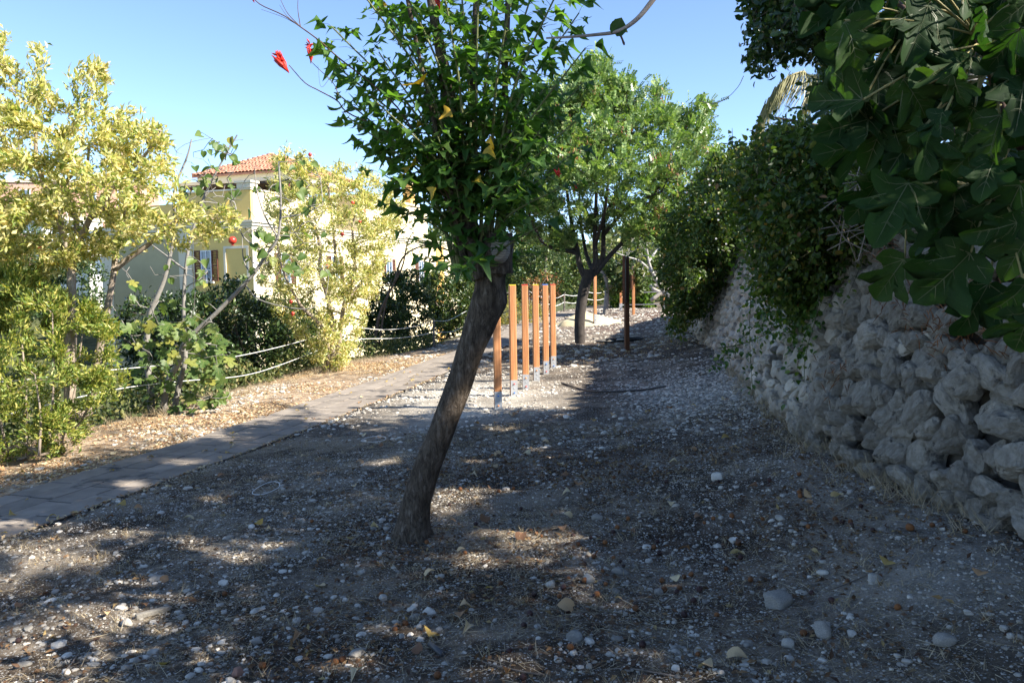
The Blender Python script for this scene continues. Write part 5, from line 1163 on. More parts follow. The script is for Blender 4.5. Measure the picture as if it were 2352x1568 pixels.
creeper([(1655, 365), (1700, 335), (1750, 345), (1790, 325), (1850, 330), (1880, 420), (1830, 540), (1740, 560), (1680, 560)], 14.5, 19, 20000, .08, 'mound of dark creeper behind the sunlit end of the stone wall', 109, 420, spread=.1)
creeper([(1880, 380), (1960, 330), (2060, 330), (2160, 380), (2200, 480), (2120, 540), (2000, 560), (1920, 540)], 5.6, 8.2, 13000, .06, 'thinner creeper and brambles on the wall behind the fig leaves', 103, 380)
ss_m = MB(); slf, sly = [], []; r77 = np.random.default_rng(104)
for k in range(46):
    x0 = r77.uniform(1690, 1990); y0 = np.interp(x0, [1690, 1760, 1830, 1900, 1990], [430, 350, 330, 330, 360]) + r77.uniform(0, 120); d = r77.uniform(6.4, 8.2); a = r77.uniform(-2.6, -.5); L = r77.uniform(50, 150)
    if k % 3 == 0: a = r77.uniform(1.0, 2.4); y0 += 150
    p = spline(PM([(x0, y0, d), (x0 + L * .5 * math.cos(a), y0 + L * .5 * math.sin(a), d - .15), (x0 + L * math.cos(a + .4), y0 + L * math.sin(a + .4) + 25, d - .3)]), 16); ss_m.tube(p, np.linspace(.004, .0015, 16), 4, False)
    for j in range(16): slf.append(p[min(15, int(r77.integers(2, 16)))] + r77.normal(0, .02, 3)); sly.append(unit(np.array([r77.normal(), r77.normal(), r77.normal() * .6 - .2])))
cr2 = bpy.data.objects['creeper.001']; V, F = scatter(*OVAL, np.array(slf), np.array(sly), rdir(len(slf), r77) + [0, 0, .6], r77.uniform(.04, .075, len(slf))); obj('shoot_leaves', V, [F], cre_l, cr2, True, None, 'stuff'); ss_m.out('shoots', cre_b, cr2, True, 'stuff')
# white flowers on it
r7 = np.random.default_rng(105); jf = thing('jasmine', P(1790, 400, 10), 'jasmine strands with small leaves hanging down over the stone wall', 'creeper')
strm = surf('jasmine_stem', (.06, .085, .03), (.13, .14, .06), 20, .6, .2); lfp, lfy = [], []
strands = [([(1760, 420), (1745, 520), (1728, 640), (1722, 740), (1724, 830), (1732, 930)], 8.8), ([(1790, 400), (1792, 520), (1800, 640), (1790, 720)], 8.6), ([(1830, 400), (1828, 500), (1845, 600), (1870, 720), (1880, 830)], 7.8), ([(1880, 420), (1870, 540), (1885, 680), (1890, 800), (1886, 900)], 7.4), ([(1920, 460), (1890, 600), (1875, 720), (1850, 820), (1846, 940)], 7.2), ([(1760, 600), (1800, 640), (1850, 650), (1910, 640)], 8), ([(1810, 560), (1770, 700), (1690, 790), (1640, 840)], 8.6), ([(1650, 800), (1720, 785), (1800, 745), (1840, 720)], 8.4), ([(1850, 480), (1820, 600), (1790, 700), (1760, 780)], 8.2), ([(1930, 500), (1950, 560), (1960, 640)], 7.0), ([(1770, 480), (1810, 600), (1850, 680)], 8.5), ([(1800, 560), (1830, 660), (1820, 740), (1830, 800)], 8.0)]
for px, d in strands:
    p = spline(PM([(a, b_, d + r7.normal(0, .05)) for a, b_ in px]), 40); MB().tube(p, np.linspace(.006, .003, 40), 5).out('strand', strm, jf, True)
    for k in range(95 if px[0][1] < 600 else 50):
        f_ = r7.random() ** .8; i = f_ * 38.9; j = int(i); a = p[j] + (p[j + 1] - p[j]) * (i - j); lfp.append(a + r7.normal(0, .05, 3)); lfy.append(unit(np.array([r7.normal(), r7.normal(), -.7])))
for px, py, d in [(1830, 610, 8.0)] * 1000 + [(1860, 700, 7.7)] * 600 + [(1790, 560, 8.6)] * 250: lfp.append(P(px, py, d) + r7.normal(0, 1, 3) * [.22, .25, .20]); lfy.append(unit(np.array([r7.normal(), r7.normal(), -.6])))
V, F = scatter(*OVALW, np.array(lfp), np.array(lfy), rdir(len(lfp), r7) * .7 + [-.3, -.3, .7], r7.uniform(.035, .075, len(lfp))); jl = leaf_mat('jasmine_leaf', [(0, (.03, .075, .012)), (.7, (.06, .12, .02)), (1, (.14, .19, .035))], .4, .38, (1, 1.15, .35), 1.6, .45)
obj('foliage', V, [F], jl, jf, True)
wf = MB(); wfm = leaf_mat('white_petal', [(0, (.75, .73, .72)), (1, (.82, .78, .8))], .6, .4)
for px, py in [(1638, 415), (1630, 425), (1627, 412), (1664, 468), (1650, 490), (1645, 548), (1700, 455), (1718, 480), (1690, 520), (1760, 470), (1620, 465), (1735, 540), (1650, 505), (1790, 440), (1668, 560)]:
    c = P(px, py, 13.4 if px < 1700 else 9.4); n0 = unit(np.array([-.3, -1, .3]))
    for k in range(5): 
        a = k * 1.257; d = np.array([math.cos(a), -.25, math.sin(a)]); v, f = scatter(*QUAD, c[None], d[None], n0[None], np.array([.02])); wf.add(v, T=f)
wf.out('white_flowers', wfm, jf, kind='stuff')
# bare sticks tangled on the wall top
sk = MB(); r8 = np.random.default_rng(107)
for k in range(190):
    c = P(r8.uniform(1930, 2190), r8.uniform(400, 560), r8.uniform(5.6, 7.2)); d = unit(np.array([r8.normal(), r8.normal() * .6, r8.normal() * .8])); L = r8.uniform(.15, .6); sk.tube([c - d * L / 2, c + r8.normal(0, .03, 3), c + d * L / 2], r8.uniform(.002, .005), 4, False)
tag(sk.out('dead_brush', surf('brush_stick', (.13, .10, .075), (.32, .26, .20), 20, .9, .3), None), 'tangle of dead brown sticks on the wall top behind the fig leaves', 'brushwood', kind='stuff')
df = MB(); 
for px, py, d in [(2200, 700, 4.8), (2080, 690, 5.4), (2190, 760, 4.9), (1930, 870, 6.0), (2290, 770, 4.4), (2170, 740, 4.9), (2240, 640, 4.7), (2050, 560, 5.8)]:
    for k in range(40):
        c = P(px, py, d) + r8.normal(0, 1, 3) * [.12, .05, .10]; dd_ = unit(np.array([r8.normal(), r8.normal() - .4, r8.normal() - .5])); df.tube([c, c + dd_ * .03, c + dd_ * .07 - [0, 0, .015]], [.0015, .004, .001], 3, False)
tag(df.out('dry_fern', leaf_mat('rusty_fern', [(0, (.13, .05, .015)), (1, (.26, .11, .04))], .8, .1), None), 'rust coloured withered ferns rooted between the wall stones', 'fern', kind='stuff')

# ================================================================== dark evergreen tree above the wall, with the palm behind
ev_l = leaf_mat('evergreen_tree_leaf', [(0, (.014, .035, .010)), (.6, (.028, .06, .016)), (.9, (.05, .09, .022)), (1, (.10, .15, .035))], .34, .28, (1, 1.1, .35), 1.5, .5)
rE = np.random.default_rng(111); eb = np.array([5.0, 6.4, float(gz_base(5.0, 6.4))])
el = [(np.array([eb, eb + [-.1, 0, 1.0], eb + [-.3, .1, 2.0], eb + [-.6, .3, 3.0]]), np.array([.13, .11, .09, .06])), (np.array([eb + [-.2, .05, 1.6], P(2000, 200, 7.2), P(1850, 80, 7.4), P(1740, 60, 7.4)]), np.array([.06, .04, .025, .012])), (np.array([eb + [-.2, .05, 1.4], P(2050, 330, 7.5), P(1880, 290, 8), P(1780, 270, 8)]), np.array([.05, .03, .02, .01])), (np.array([eb + [-.3, .1, 2.0], P(2050, 60, 6.5), P(1900, -60, 6.6)]), np.array([.05, .035, .015])), (np.array([eb + [-.3, .1, 2.2], eb + [.6, .3, 3.4], eb + [1.2, .5, 4.2]]), np.array([.06, .04, .02]))]
tE = np.vstack([poly_pts([(1715, -60), (1708, 0), (1735, 20), (1712, 50), (1725, 90), (1718, 150), (1735, 170), (1770, 150), (1800, 130), (1870, 120), (1940, 60), (1960, -60), (1900, -140), (1740, -140)], 6.6, 8.2, 330, rE), poly_pts([(1940, -140), (1930, 60), (1890, 130), (1860, 220), (1900, 300), (1990, 330), (2120, 330), (2300, 250), (2400, 50), (2400, -140)], 5.8, 8.6, 300, rE),
                 poly_pts([(1755, 300), (1800, 280), (1870, 290), (1960, 320), (1980, 360), (1900, 400), (1830, 400), (1770, 350)], 7.4, 9.2, 170, rE), eb + [.3, -.3, 3.6] + rE.normal(0, 1, (260, 3)) * [1.1, 1.0, .75]])
tE = tE[(tE[:, 2] > 2.2)]
ev = thing('evergreen_tree', eb, 'dark evergreen tree with small oval leaves overhanging from the top of the wall', 'tree'); gE = grow(el, tE, .16, .003, rE, .05, .35); tree_mesh(gE).out('trunk', dk_b, ev, True); V, F = gapped(*twig_leaves(gE, 21000, OVAL, .062, .05, rE, -.1, .7, .5, rmax=.012, flat=.3), len(OVAL[0])); obj('crown', V, [F], ev_l, ev, True)
# palm
plm = leaf_mat('palm_leaflet', [(0, (.12, .13, .045)), (.5, (.22, .21, .09)), (1, (.36, .32, .16))], .5, .3); prm = surf('palm_rachis', (.26, .22, .10), (.38, .33, .17), 20, .6, .2)
pb = np.array([8.2, 14.6, float(gz_base(8.2, 14.6))]); palm = thing('palm', pb, 'feathery palm with a drooping pale frond behind the evergreen tree', 'palm'); 
V, Q = tube(np.array([pb, pb + [.05, 0, 1.2], pb + [0, 0, 2.6], pb + [0, 0, 3.6]]), [.28, .22, .2, .22], 12); obj('trunk', V, [Q], gb_, palm, True)
ctop = pb + [0, 0, 3.5]; r9 = np.random.default_rng(113)
fr = [[tuple(ctop), P(1900, 170, 14.2), P(1840, 166, 14), P(1790, 195, 14), P(1752, 260, 14), P(1742, 320, 14)]] + [[tuple(ctop), P(1960, 130, 14.4), P(1900, 150, 14.2), P(1860, 200, 14.2), P(1845, 280, 14.3)]] + [[tuple(ctop), ctop + [math.cos(a) * .9, math.sin(a) * .9, .9], ctop + [math.cos(a) * 1.9, math.sin(a) * 1.9, .5], ctop + [math.cos(a) * 2.5, math.sin(a) * 2.5, -.7]] for a in (-.4, .5, 1.3, 2.2, -1.4, 3.7)]
for f_ in fr:
    p = spline(np.array(f_), 44); fo = MB().tube(p, np.linspace(.03, .008, 44), 5).out('frond', prm, palm, True); t = unit(np.gradient(p, axis=0)); n_ = 34 * 2 * 2
    i = np.repeat(np.arange(10, 44), 8); sd = np.tile([-1, 1, -1, 1], 68); q = p[i] + r9.normal(0, .02, (len(i), 3)); side = unit(np.cross(t[i], [0, 0, 1.0])) * sd[:, None]
    Y = unit(side * .55 + t[i] * .55 + np.array([0, 0, -.75]) + r9.normal(0, .1, (len(i), 3))); L = .95 * (1 - .45 * (i / 44)) * r9.uniform(.8, 1.1, len(i)); v = np.array([[-.5, 0, 0], [.5, 0, 0], [-.6, .5, -.02], [.6, .5, -.02], [0, 1, -.16]]); 
    V, F = scatter(v, np.array([[0, 1, 3], [0, 3, 2], [2, 3, 4]]), q, Y, side + np.array([0, -.3, .3]), np.column_stack([np.full(len(i), .013), L, L])); obj('leaflets', V, [F], plm, fo)
tag(MB().tube(spline(PM([(1606, 233, 16), (1640, 238, 15), (1670, 225, 14), (1695, 200, 13), (1708, 175, 12)]), 24), .006, 4).out('trailing_vine', dk_b, None, True), 'single thin vine arching through the sky between carob and evergreen', 'vine')

# ================================================================== large fig at the right
fgr_b = surf('fig_twig', (.055, .032, .024), (.12, .075, .055), 20, .8, .3); pet_m = surf('fig_petiole', (.20, .17, .06), (.34, .29, .12), 20, .6, .1)
fgl = leaf_mat('dark_fig_leaf', [(0, (.012, .034, .009)), (.6, (.02, .048, .012)), (1, (.038, .072, .018))], .7, .32, (1, 1.15, .3), 2.0, .18); fgv = leaf_mat('pale_fig_vein', [(0, (.10, .125, .055)), (1, (.14, .16, .075))], .5, .3)
FIG2 = [fan_leaf(np.array(FIG_OUT) * [1 - .07 * (k % 3), 1] + np.array([[.02 * math.sin(9 * i + k) * (0 < i < 15), .025 * math.cos(7 * i + 2 * k) * (0 < i < 15)] for i in range(16)]), lambda x, y, k=k: (.10 + .10 * k) * np.abs(x) - (.10 + .10 * (k % 4)) * np.clip(y - .3, 0, 1) ** 2 * 2 + .07 * np.sin(8 * y + k) * np.abs(x) * 3 + .06 * np.sin(11 * x + 2 * k + 3 * y), 10 + k, .0075, FIG_VEIN, 2, FIG_RIB) for k in range(8)]
fgme = [make_mesh('leaf', v, [f], True, [fgl, fgv], mi) for v, f, mi in FIG2]
rF = np.random.default_rng(121); gfb = np.array([3.7, 2.1, float(gz_base(3.7, 2.1))]); fg = thing('fig_tree', gfb, 'fig tree with huge dark lobed leaves hanging in from the top right', 'tree')
br = [[gfb, gfb + [-.2, .1, .9], gfb + [-.6, .2, 1.5], P(2450, -120, 2.3), P(2330, 20, 2.3)], [gfb + [-.2, .1, .9], P(2520, 240, 2.35), P(2352, 325, 2.3), P(2290, 210, 2.25), P(2262, 130, 2.2), P(2240, 80, 2.2)], [gfb + [-.15, .05, .6], P(2560, 500, 2.4), P(2380, 480, 2.35), P(2300, 462, 2.3), P(2262, 440, 2.3)], [gfb + [-.6, .2, 1.5], P(2400, -150, 2.4), P(2200, -60, 2.4), P(2120, 20, 2.35), P(2105, 45, 2.35)], [P(2352, 325, 2.3), P(2200, 300, 2.6), P(2080, 330, 2.8), P(2060, 318, 2.8)], [P(2450, -120, 2.3), P(2300, -60, 2.8), P(2150, 100, 3.0), P(2100, 200, 3.0)], [P(2105, 45, 2.35), P(2040, -10, 2.5), P(1990, -20, 2.5)]]
bw = [.045, .016, .013, .016, .009, .012, .008]
allb = []
for p, w in zip(br, bw):
    q = spline(np.array([np.asarray(x) for x in p]), 30); MB().tube(q, np.linspace(w, w * .42, 30), 8).out('branch', fgr_b, fg, True); allb.append(q)
AB = np.vstack([q[8:] for q in allb])
def fig_leaf(J, tip, d, dz=0.0, k=None, tilt=0.0):
    a = P(J[0], J[1], d); e = P(tip[0], tip[1], d + dz); Y = e - a; L = np.linalg.norm(Y); toc = unit(np.array([0, 0, CZ]) - a); N_ = unit(toc + np.array([.55, .1, .45]) * .8 + rF.normal(0, .34, 3) + tilt * unit(np.cross(Y, toc)))
    if abs(unit(Y) @ N_) > .9: N_ = toc
    lf_ = inst('leaf', fgme[rF.integers(8) if k is None else k], fg, a, quat(Y, N_), L)
    j = np.argmin(((AB - a) ** 2).sum(1)); b_ = AB[j]
    if np.linalg.norm(b_ - a) > .55: b_ = a + unit(b_ - a) * .3
    MB().tube(spline(np.array([b_, (a + b_) / 2 + [0, 0, .02], a]), 6), .0032, 5, False).out('leaf_stalk', pet_m, fg, True)
for J, tip, d in [((2230, 579), (2106, 700), 2.2), ((2078, 593), (2008, 692), 2.75), ((2208, 476), (2070, 480), 2.25), ((2274, 300), (2175, 412), 2.15), ((2139, 358), (2100, 440), 2.5), ((2015, 419), (1948, 516), 2.7), ((2352, 650), (2275, 735), 2.1), ((2274, 650), (2205, 778), 2.25), ((2366, 709), (2330, 812), 2.1), ((2024, 89), (1905, 205), 2.6), ((1985, 0), (1880, 60), 2.5), ((2193, 51), (2092, 130), 2.4), ((2163, 199), (1985, 270), 2.35), ((2300, 167), (2240, 260), 2.1), ((1956, 293), (1880, 300), 2.8), ((2010, 320), (1866, 360), 2.75), ((2120, 300), (2030, 395), 2.5), ((2236, 480), (2160, 560), 2.4), ((2330, 90), (2352, 220), 2.0), ((2080, 30), (1990, 110), 2.55), ((2250, 40), (2200, 140), 2.2), ((2350, 420), (2280, 560), 2.05), ((2190, 350), (2120, 470), 2.5), ((2060, 180), (1975, 240), 2.8), ((2300, 380), (2240, 470), 2.3), ((2140, 130), (2060, 230), 2.65), ((2380, 230), (2300, 350), 2.1), ((2365, 540), (2300, 640), 2.15), ((2390, -20), (2300, 60), 2.1), ((2310, -10), (2240, 40), 2.3)]:
    fig_leaf(J, tip, d, rF.uniform(-.05, .1))
for i in range(150):
    while True:
        x, y = rF.uniform(1890, 2480), rF.uniform(-160, 560)
        if x > 1890 + .42 * max(0, y - 40) * .9 and (y < 430 or x > 2150): break
    d = rF.uniform(2.3, 3.3) if i < 85 else rF.uniform(1.95, 2.4); L = rF.uniform(60, 140); a = rF.normal(2.1, .6); fig_leaf((x, y), (x + L * math.cos(a), y + L * math.sin(a)), d, rF.uniform(-.1, .12))
# curled small upper leaves catching the sun
for J, tip in [((2262, 20), (2255, 118)), ((2190, 165), (2215, 250)), ((2225, 130), (2180, 200)), ((2296, 260), (2250, 395)), ((2170, 260), (2110, 330))]: fig_leaf(J, tip, 2.0, .02, None, 1.6)
# grey twig across the sky with one round leaf
tw_ = spline(np.vstack([br[0][3], PM([(1720, -160, 2.9), (1560, -80, 3.0), (1500, 0, 3.0), (1462, 45, 3.0), (1420, 72, 3.0), (1370, 80, 3.0), (1310, 85, 3.0), (1255, 88, 3.05)])]), 50)
MB().tube(tw_, np.linspace(.014, .0035, 50), 6).out('bare_twig', surf('grey_twig', (.17, .14, .12), (.3, .26, .23), 20, .85, .3), fg, True)
MB().tube(spline(PM([(1420, 72, 3.0), (1428, 88, 3.0), (1434, 104, 3.0)]), 8), [.006, .005, .005, .004, .004, .004, .005, .003], 5).out('spur', fgr_b, fg, True)
inst('leaf', make_mesh('leaf', heart[0][0], [heart[0][1]], True, fgl), fg, P(1412, 78, 3.0), quat(unit(P(1416, 42, 3.0) - P(1412, 78, 3.0) + [.02, 0, 0]), np.array([.2, -1, .1])), .068)
inst('leaf', make_mesh('leaf', heart[1][0], [heart[1][1]], True, fgl), fg, P(1408, 60, 3.02), quat(np.array([1, .1, -.25]), np.array([.1, -1, .4])), .062)

# ================================================================== trees standing just outside the view, whose shade falls into it
sh_l = leaf_mat('shade_tree_leaf', [(0, (.03, .07, .02)), (1, (.08, .14, .04))], .4, .25)
def shade_tree(x, y, zc, R, n, nt_, label, seed, H0=None):
    r = np.random.default_rng(seed); b0 = np.array([x, y, float(gz_base(x, y))]); c = np.array([x, y, zc]); q = rdir(nt_, r) * (r.random((nt_, 1)) ** .4); tg = c + q * R
    lim = [(np.array([b0, b0 * .5 + c * .5 + [.1, 0, -.3], c + [0, 0, -.2]]), np.array([.16, .13, .06]))] + [(np.array([b0 * .45 + c * .55, c + d * np.array(R) * .35 - [0, 0, .2], c + d * np.array(R) * .75]), np.array([.08, .05, .02])) for d in rdir(5, r) * [1, 1, .5]]
    t = thing('shade_tree', b0, label, 'tree'); g = grow(lim, tg, .3, .006, r); tree_mesh(g).out('trunk', crb_b, t, True); V, F = gapped(*twig_leaves(g, n, PINN, .22, .16, r, .3, .7, rmax=.03, flat=.5), len(PINN[0])); obj('crown', V, [F], sh_l, t, True)
shade_tree(6.8, 1.0, 6.3, (2.4, 2.0, 1.4), 2300, 300, 'carob like tree on the terrace outside the picture, its shade dappling the near ground', 131)
shade_tree(6.3, 3.9, 6.5, (2.2, 1.9, 1.5), 5200, 300, 'tree on the terrace behind the evergreen tree, outside the picture', 132)
shade_tree(3.9, -3.6, 5.6, (2.6, 2.2, 1.6), 4200, 260, 'tree behind the viewpoint outside the picture, its shade falling on the path', 133)

# ================================================================== house on the left
C0 = P(575, 437, 45); C0 = np.array([C0[0], 45.0, 0]); U_ = np.array([-.944, .33, 0]); Vd = np.array([.33, .944, 0]); ZZ = np.array([0, 0, 1.0]); ZB = -3.2
def wm(name, c, c2=None): return surf(name, c, c2 or tuple(v * 1.12 for v in c), 1.2, .92, .15, 60, .004, spots=(.5, .64, tuple(v * .93 for v in c)), spec=.15)
och = wm('ochre_stucco', (.66, .47, .17)); cream = wm('cream_trim', (.60, .54, .42)); grey_s = wm('grey_olive_stucco', (.38, .335, .21)); pal = wm('pale_cream_stucco', (.66, .57, .38)); org = wm('orange_stucco', (.62, .36, .12))
shm = surf('brown_shutter', (.10, .035, .022), (.15, .055, .035), 10, .6, .1); gl_m, nt, b = new_mat('window_glass'); b.inputs['Base Color'].default_value = (.10, .14, .19, 1); b.inputs['Roughness'].default_value = .06; b.inputs['Specular IOR Level'].default_value = .8
wfr = plain('white_frame', (.62, .66, .72), .5)
tile_m = surf('terracotta_tile', (.36, .16, .10), (.50, .25, .165), 3, .85, .3, island=.22)
house = thing('house', [C0[0], C0[1] + 6, ZB], 'ochre two storey house with a roof terrace and red tiled pavilion behind the pomegranates', 'house')
axm = np.array([U_, Vd, ZZ])
def hb(name, mat_, u0, u1, v0, v1, z0, z1, par=house, bev=0.0):
    c = C0 + U_ * (u0 + u1) / 2 + Vd * (v0 + v1) / 2 + ZZ * (z0 + z1) / 2; return MB().box(c, (u1 - u0, v1 - v0, z1 - z0), axm).out(name, mat_, par)
ZC, ZP = 5.45, 7.14
hb('wall', och, 0, 4.6, .0, .35, ZB, ZC - .42)
hb('side_wall', pal, 0.0, .35, .352, 30, ZB, ZC - .42)
for k, (a, b_, e) in enumerate([(-.42, -.28, .06), (-.28, -.12, .16), (-.12, 0, .26)]): hb('cornice', cream, -e, 4.6 + .02 * k, -e, 30, ZC + a + .001, ZC + b_)
hb('parapet', och, .06, 4.6, .06, .30, ZC, ZP); hb('side_parapet', pal, .06, .30, .302, 9.0, ZC, ZP); hb('coping', cream, -.02, 4.62, -.02, .38, ZP, ZP + .09); hb('coping', cream, -.02, .38, .382, 9.05, ZP, ZP + .09)
hb('corner_pier', cream, -.08, .85, -.08, .55, ZP + .092, ZP + .38); hb('corner_pier', cream, -.16, .95, -.16, .62, ZP + .38, ZP + .50)
hb('pilaster', cream, 4.15, 4.6, -.05, -.002, ZB, ZC - .42); hb('pilaster', cream, 4.02, 4.10, -.02, -.002, ZB, ZC - .42); hb('pilaster', cream, -.05, -.002, -.05, .5, ZB, ZC - .42)
for a, b_, c, d in [(.25, 1.95, 3.9, 4.05), (.25, 1.95, 2.05, 2.2), (.25, .40, 2.2, 3.9), (1.80, 1.95, 2.2, 3.9)]: hb('panel_moulding', cream, a, b_, -.05, -.002, c, d)
hb('terrace_floor', cream, .3, 9, .35, 20, ZC - .6, ZC - .45)
def window(uc, w, z0, z1, face='u', v=0.0, sw=.42, par=house, open_=True):
    """a framed window with louvred shutters; face u: on the front wall, v: on the right side wall"""
    if face == 'u': A, N_, org_ = U_, -Vd, C0 + U_ * uc
    else: A, N_, org_ = Vd, -U_, C0 + Vd * uc
    ax_ = np.array([A, N_, ZZ]); zc = (z0 + z1) / 2; H = z1 - z0; o = org_ + N_ * .01
    fr_ = MB()
    for s_ in (-1, 1): fr_.box(o + A * s_ * (w / 2 - .035) + ZZ * zc + N_ * .03, (.07, .06, H), ax_)
    fr_.box(o + ZZ * (z1 - .035) + N_ * .03, (w - .142, .058, .07), ax_); fr_.box(o + ZZ * (z0 + .035) + N_ * .03, (w - .142, .058, .07), ax_); fr_.box(o + ZZ * zc + N_ * .03, (.06, .05, H - .142), ax_); fr_.box(o + ZZ * (z0 + H * .36) + N_ * .03, (w - .142, .044, .05), ax_)
    wd = fr_.out('window', wfr, par)
    for s_ in (-1, 1): MB().box(o + A * s_ * w * .23 + ZZ * zc + N_ * .012, (w * .40, .01, H - .15), ax_).out('pane', gl_m, wd)
    MB().box(o + ZZ * (z0 - .07) + N_ * .09, (w + .35, .18, .13), ax_).out('sill', cream, wd)
    for s_ in (-1, 1):
        sc_ = o + A * s_ * (w / 2 + sw / 2 + .02) + ZZ * zc + N_ * .05; sh = MB()
        for t in (-1, 1): sh.box(sc_ + A * t * (sw / 2 - .03), (.06, .05, H), ax_)
        for zz in (-H / 2 + .04, 0, H / 2 - .04): sh.box(sc_ + ZZ * zz, (sw - .122, .05, .08), ax_)
        so_ = sh.out('shutter', shm, par); n_ = 16; sl = MB(); tilt = np.array([A, N_ * .8 - ZZ * .6, ZZ * .8 + N_ * .6])
        for k in range(n_):
            zz = -H / 2 + .12 + (H - .24) * (k + .5) / n_
            if abs(zz) > .06: MB().box(sc_ + ZZ * zz, (sw - .124, .055, .012), tilt).out('slat', shm, so_)
window(3.16, .74, 2.1, 3.85)
for v in (3.0, 8.5, 16.0, 21.5): window(v, .95, 1.9, 3.7, 'v', sw=.5)
for a, b_, c, d in [(2.1, 3.9, 3.95, 4.05), (7.6, 9.4, 3.95, 4.05), (15.1, 16.9, 3.95, 4.05), (20.6, 22.4, 3.95, 4.05)]: hb('window_hood', cream, -.10, -.002, a, b_, c, d)
hb('orange_pilaster', org, -.06, -.002, 24.5, 26.0, ZB, ZC - .42)
# grey wing
L0 = C0 + U_ * 4.6; GA = unit(np.array([-.9, .43, 0])); GN = unit(np.array([.43, .9, 0])); gax = np.array([GA, GN, ZZ])
def gbx_(name, mat_, a0, a1, n0, n1, z0, z1): return MB().box(L0 + GA * (a0 + a1) / 2 + GN * (n0 + n1) / 2 + ZZ * (z0 + z1) / 2, (a1 - a0, n1 - n0, z1 - z0), gax).out(name, mat_, house)
gbx_('wing_wall', grey_s, .02, 7.2, .06, 6, ZB, ZC - .42); gbx_('wing_cornice', cream, .02, 7.4, -.10, 6.1, ZC - .42, ZC - .22); gbx_('wing_cornice', cream, .02, 7.5, -.2, 6.2, ZC - .22, ZC); gbx_('wing_parapet', och, .3, 7.0, .3, 5, ZC, ZP - .5)
gbx_('wing_pilaster', cream, 6.3, 7.2, 0, .058, ZB, ZC - .42); gbx_('wing_pilaster', cream, .03, .6, 0, .058, ZB, ZC - .42)
# pavilion: pergola slab, loggia shade painted as dark boxes, tiled roof
hb('pavilion_wall', och, 1.5, 9, 6.5, 7, ZP - 1.6, 8.5); hb('pergola_slab', cream, .1, 8.4, 4.0, 9.0, 8.2, 8.42); hb('loggia_shade', surf('dark_loggia_shade', (.035, .028, .022), (.07, .055, .045), 4, .8), .5, 8.2, 6.3, 6.4, ZP - 1.0, 8.19)
hb('under_slab_shade', bpy.data.materials['dark_loggia_shade'], .15, 8.35, 4.05, 6.28, 8.05, 8.195)  # dark box added so the slab's underside reads as shaded
for u in (.3, 2.6, 5.0, 7.6): hb('pergola_post', shm, u, u + .1, 4.1, 4.2, ZC, 8.048)
hb('roof_base', pal, 1.0, 8.0, 5.2, 13, 8.42, 8.95)
hb('upper_storey', pal, .5, 8, 13.2, 24, ZC, 8.1); hb('upper_coping', cream, .35, 8.1, 13.1, 24.2, 8.1, 8.25); hb('chimney', org, 1.0, 1.7, 22.0, 22.8, 8.25, 10.0); hb('chimney', cream, .9, 1.8, 21.9, 22.9, 10.0, 10.2)
u0, u1, v0, v1, ze, zr = .75, 8.25, 5.0, 13.2, 8.95, 10.55; rc = [C0 + U_ * u + Vd * v + ZZ * ze for u, v in ((u0, v0), (u1, v0), (u1, v1), (u0, v1))]; apx = [C0 + U_ * 4.5 + Vd * 8.4 + ZZ * zr, C0 + U_ * 4.5 + Vd * 9.8 + ZZ * zr]
roof = obj('roof', np.array(rc + apx + [p - ZZ * .12 for p in rc]), [np.array([[1, 0, 4], [3, 2, 5]]), np.array([[0, 3, 5, 4], [2, 1, 4, 5], [0, 1, 7, 6], [3, 0, 6, 9]])], tile_m, house)
def tiles(a, b_, c, rows, par):
    """courses of half round tiles on the triangle a b (eave) c (top)"""
    nrm = unit(np.cross(b_ - a, c - a)); nrm = nrm * np.sign(nrm[2]); e = b_ - a; Le = np.linalg.norm(e); e = e / Le; cnt = 0; mb = MB()
    for r_ in range(rows):
        f0, f1 = r_ / rows, (r_ + 1.12) / rows; f1 = min(f1, 1)
        A0, A1 = a + (c - a) * f0, b_ + (c - b_) * f0; up_ = unit((c - (a + b_) / 2) - e * ((c - (a + b_) / 2) @ e)); Hs = np.linalg.norm((c - (a + b_) / 2) - e * ((c - (a + b_) / 2) @ e)) / rows
        n_ = int(np.linalg.norm(A1 - A0) / .27)
        for k in range(n_):
            p = A0 + e * (.27 * (k + .5) + (np.linalg.norm(A1 - A0) - n_ * .27) / 2) + nrm * .02; V = []
            for t in (0, 1):
                for an in (0, .8, 1.57, 2.34, 3.14): V.append(p + up_ * Hs * 1.1 * t + e * .13 * math.cos(an) + nrm * (.075 * math.sin(an) + .035 * (1 - t)))
            mb.add(V, Q=[[i, i + 1, i + 6, i + 5] for i in range(4)]); cnt += 1
    mb.out('roof_tiles', tile_m, par, True, 'stuff')
tiles(rc[1], rc[0], apx[0], 12, roof); tiles(rc[0], rc[3], apx[0] * .5 + apx[1] * .5, 12, roof)
for a, b_ in ((rc[0], apx[0]), (rc[1], apx[0]), (rc[3], apx[1])):
    for k in range(16):
        p0, p1 = a + (b_ - a) * (k / 16), a + (b_ - a) * ((k + 1.15) / 16); MB().tube([p0 + ZZ * .06, p1 + ZZ * .04], [.13, .10], 8).out('ridge_tile', tile_m, roof, True)
# geraniums on the terrace
# aerial
aer = MB().tube([C0 + U_ * 3 + Vd * 20 + ZZ * 8.1, C0 + U_ * 3 + Vd * 20 + ZZ * 11.4], .03, 5); 
for k in range(8): aer.tube([C0 + U_ * (2.2 + .22 * k) + Vd * 19.6 + ZZ * 11.3, C0 + U_ * (2.2 + .22 * k) + Vd * 20.4 + ZZ * 11.3], .015, 4)
aer.tube([C0 + U_ * 2.1 + Vd * 20 + ZZ * 11.3, C0 + U_ * 4 + Vd * 20 + ZZ * 11.3], .02, 4); aer.out('aerial', galv_m, house)

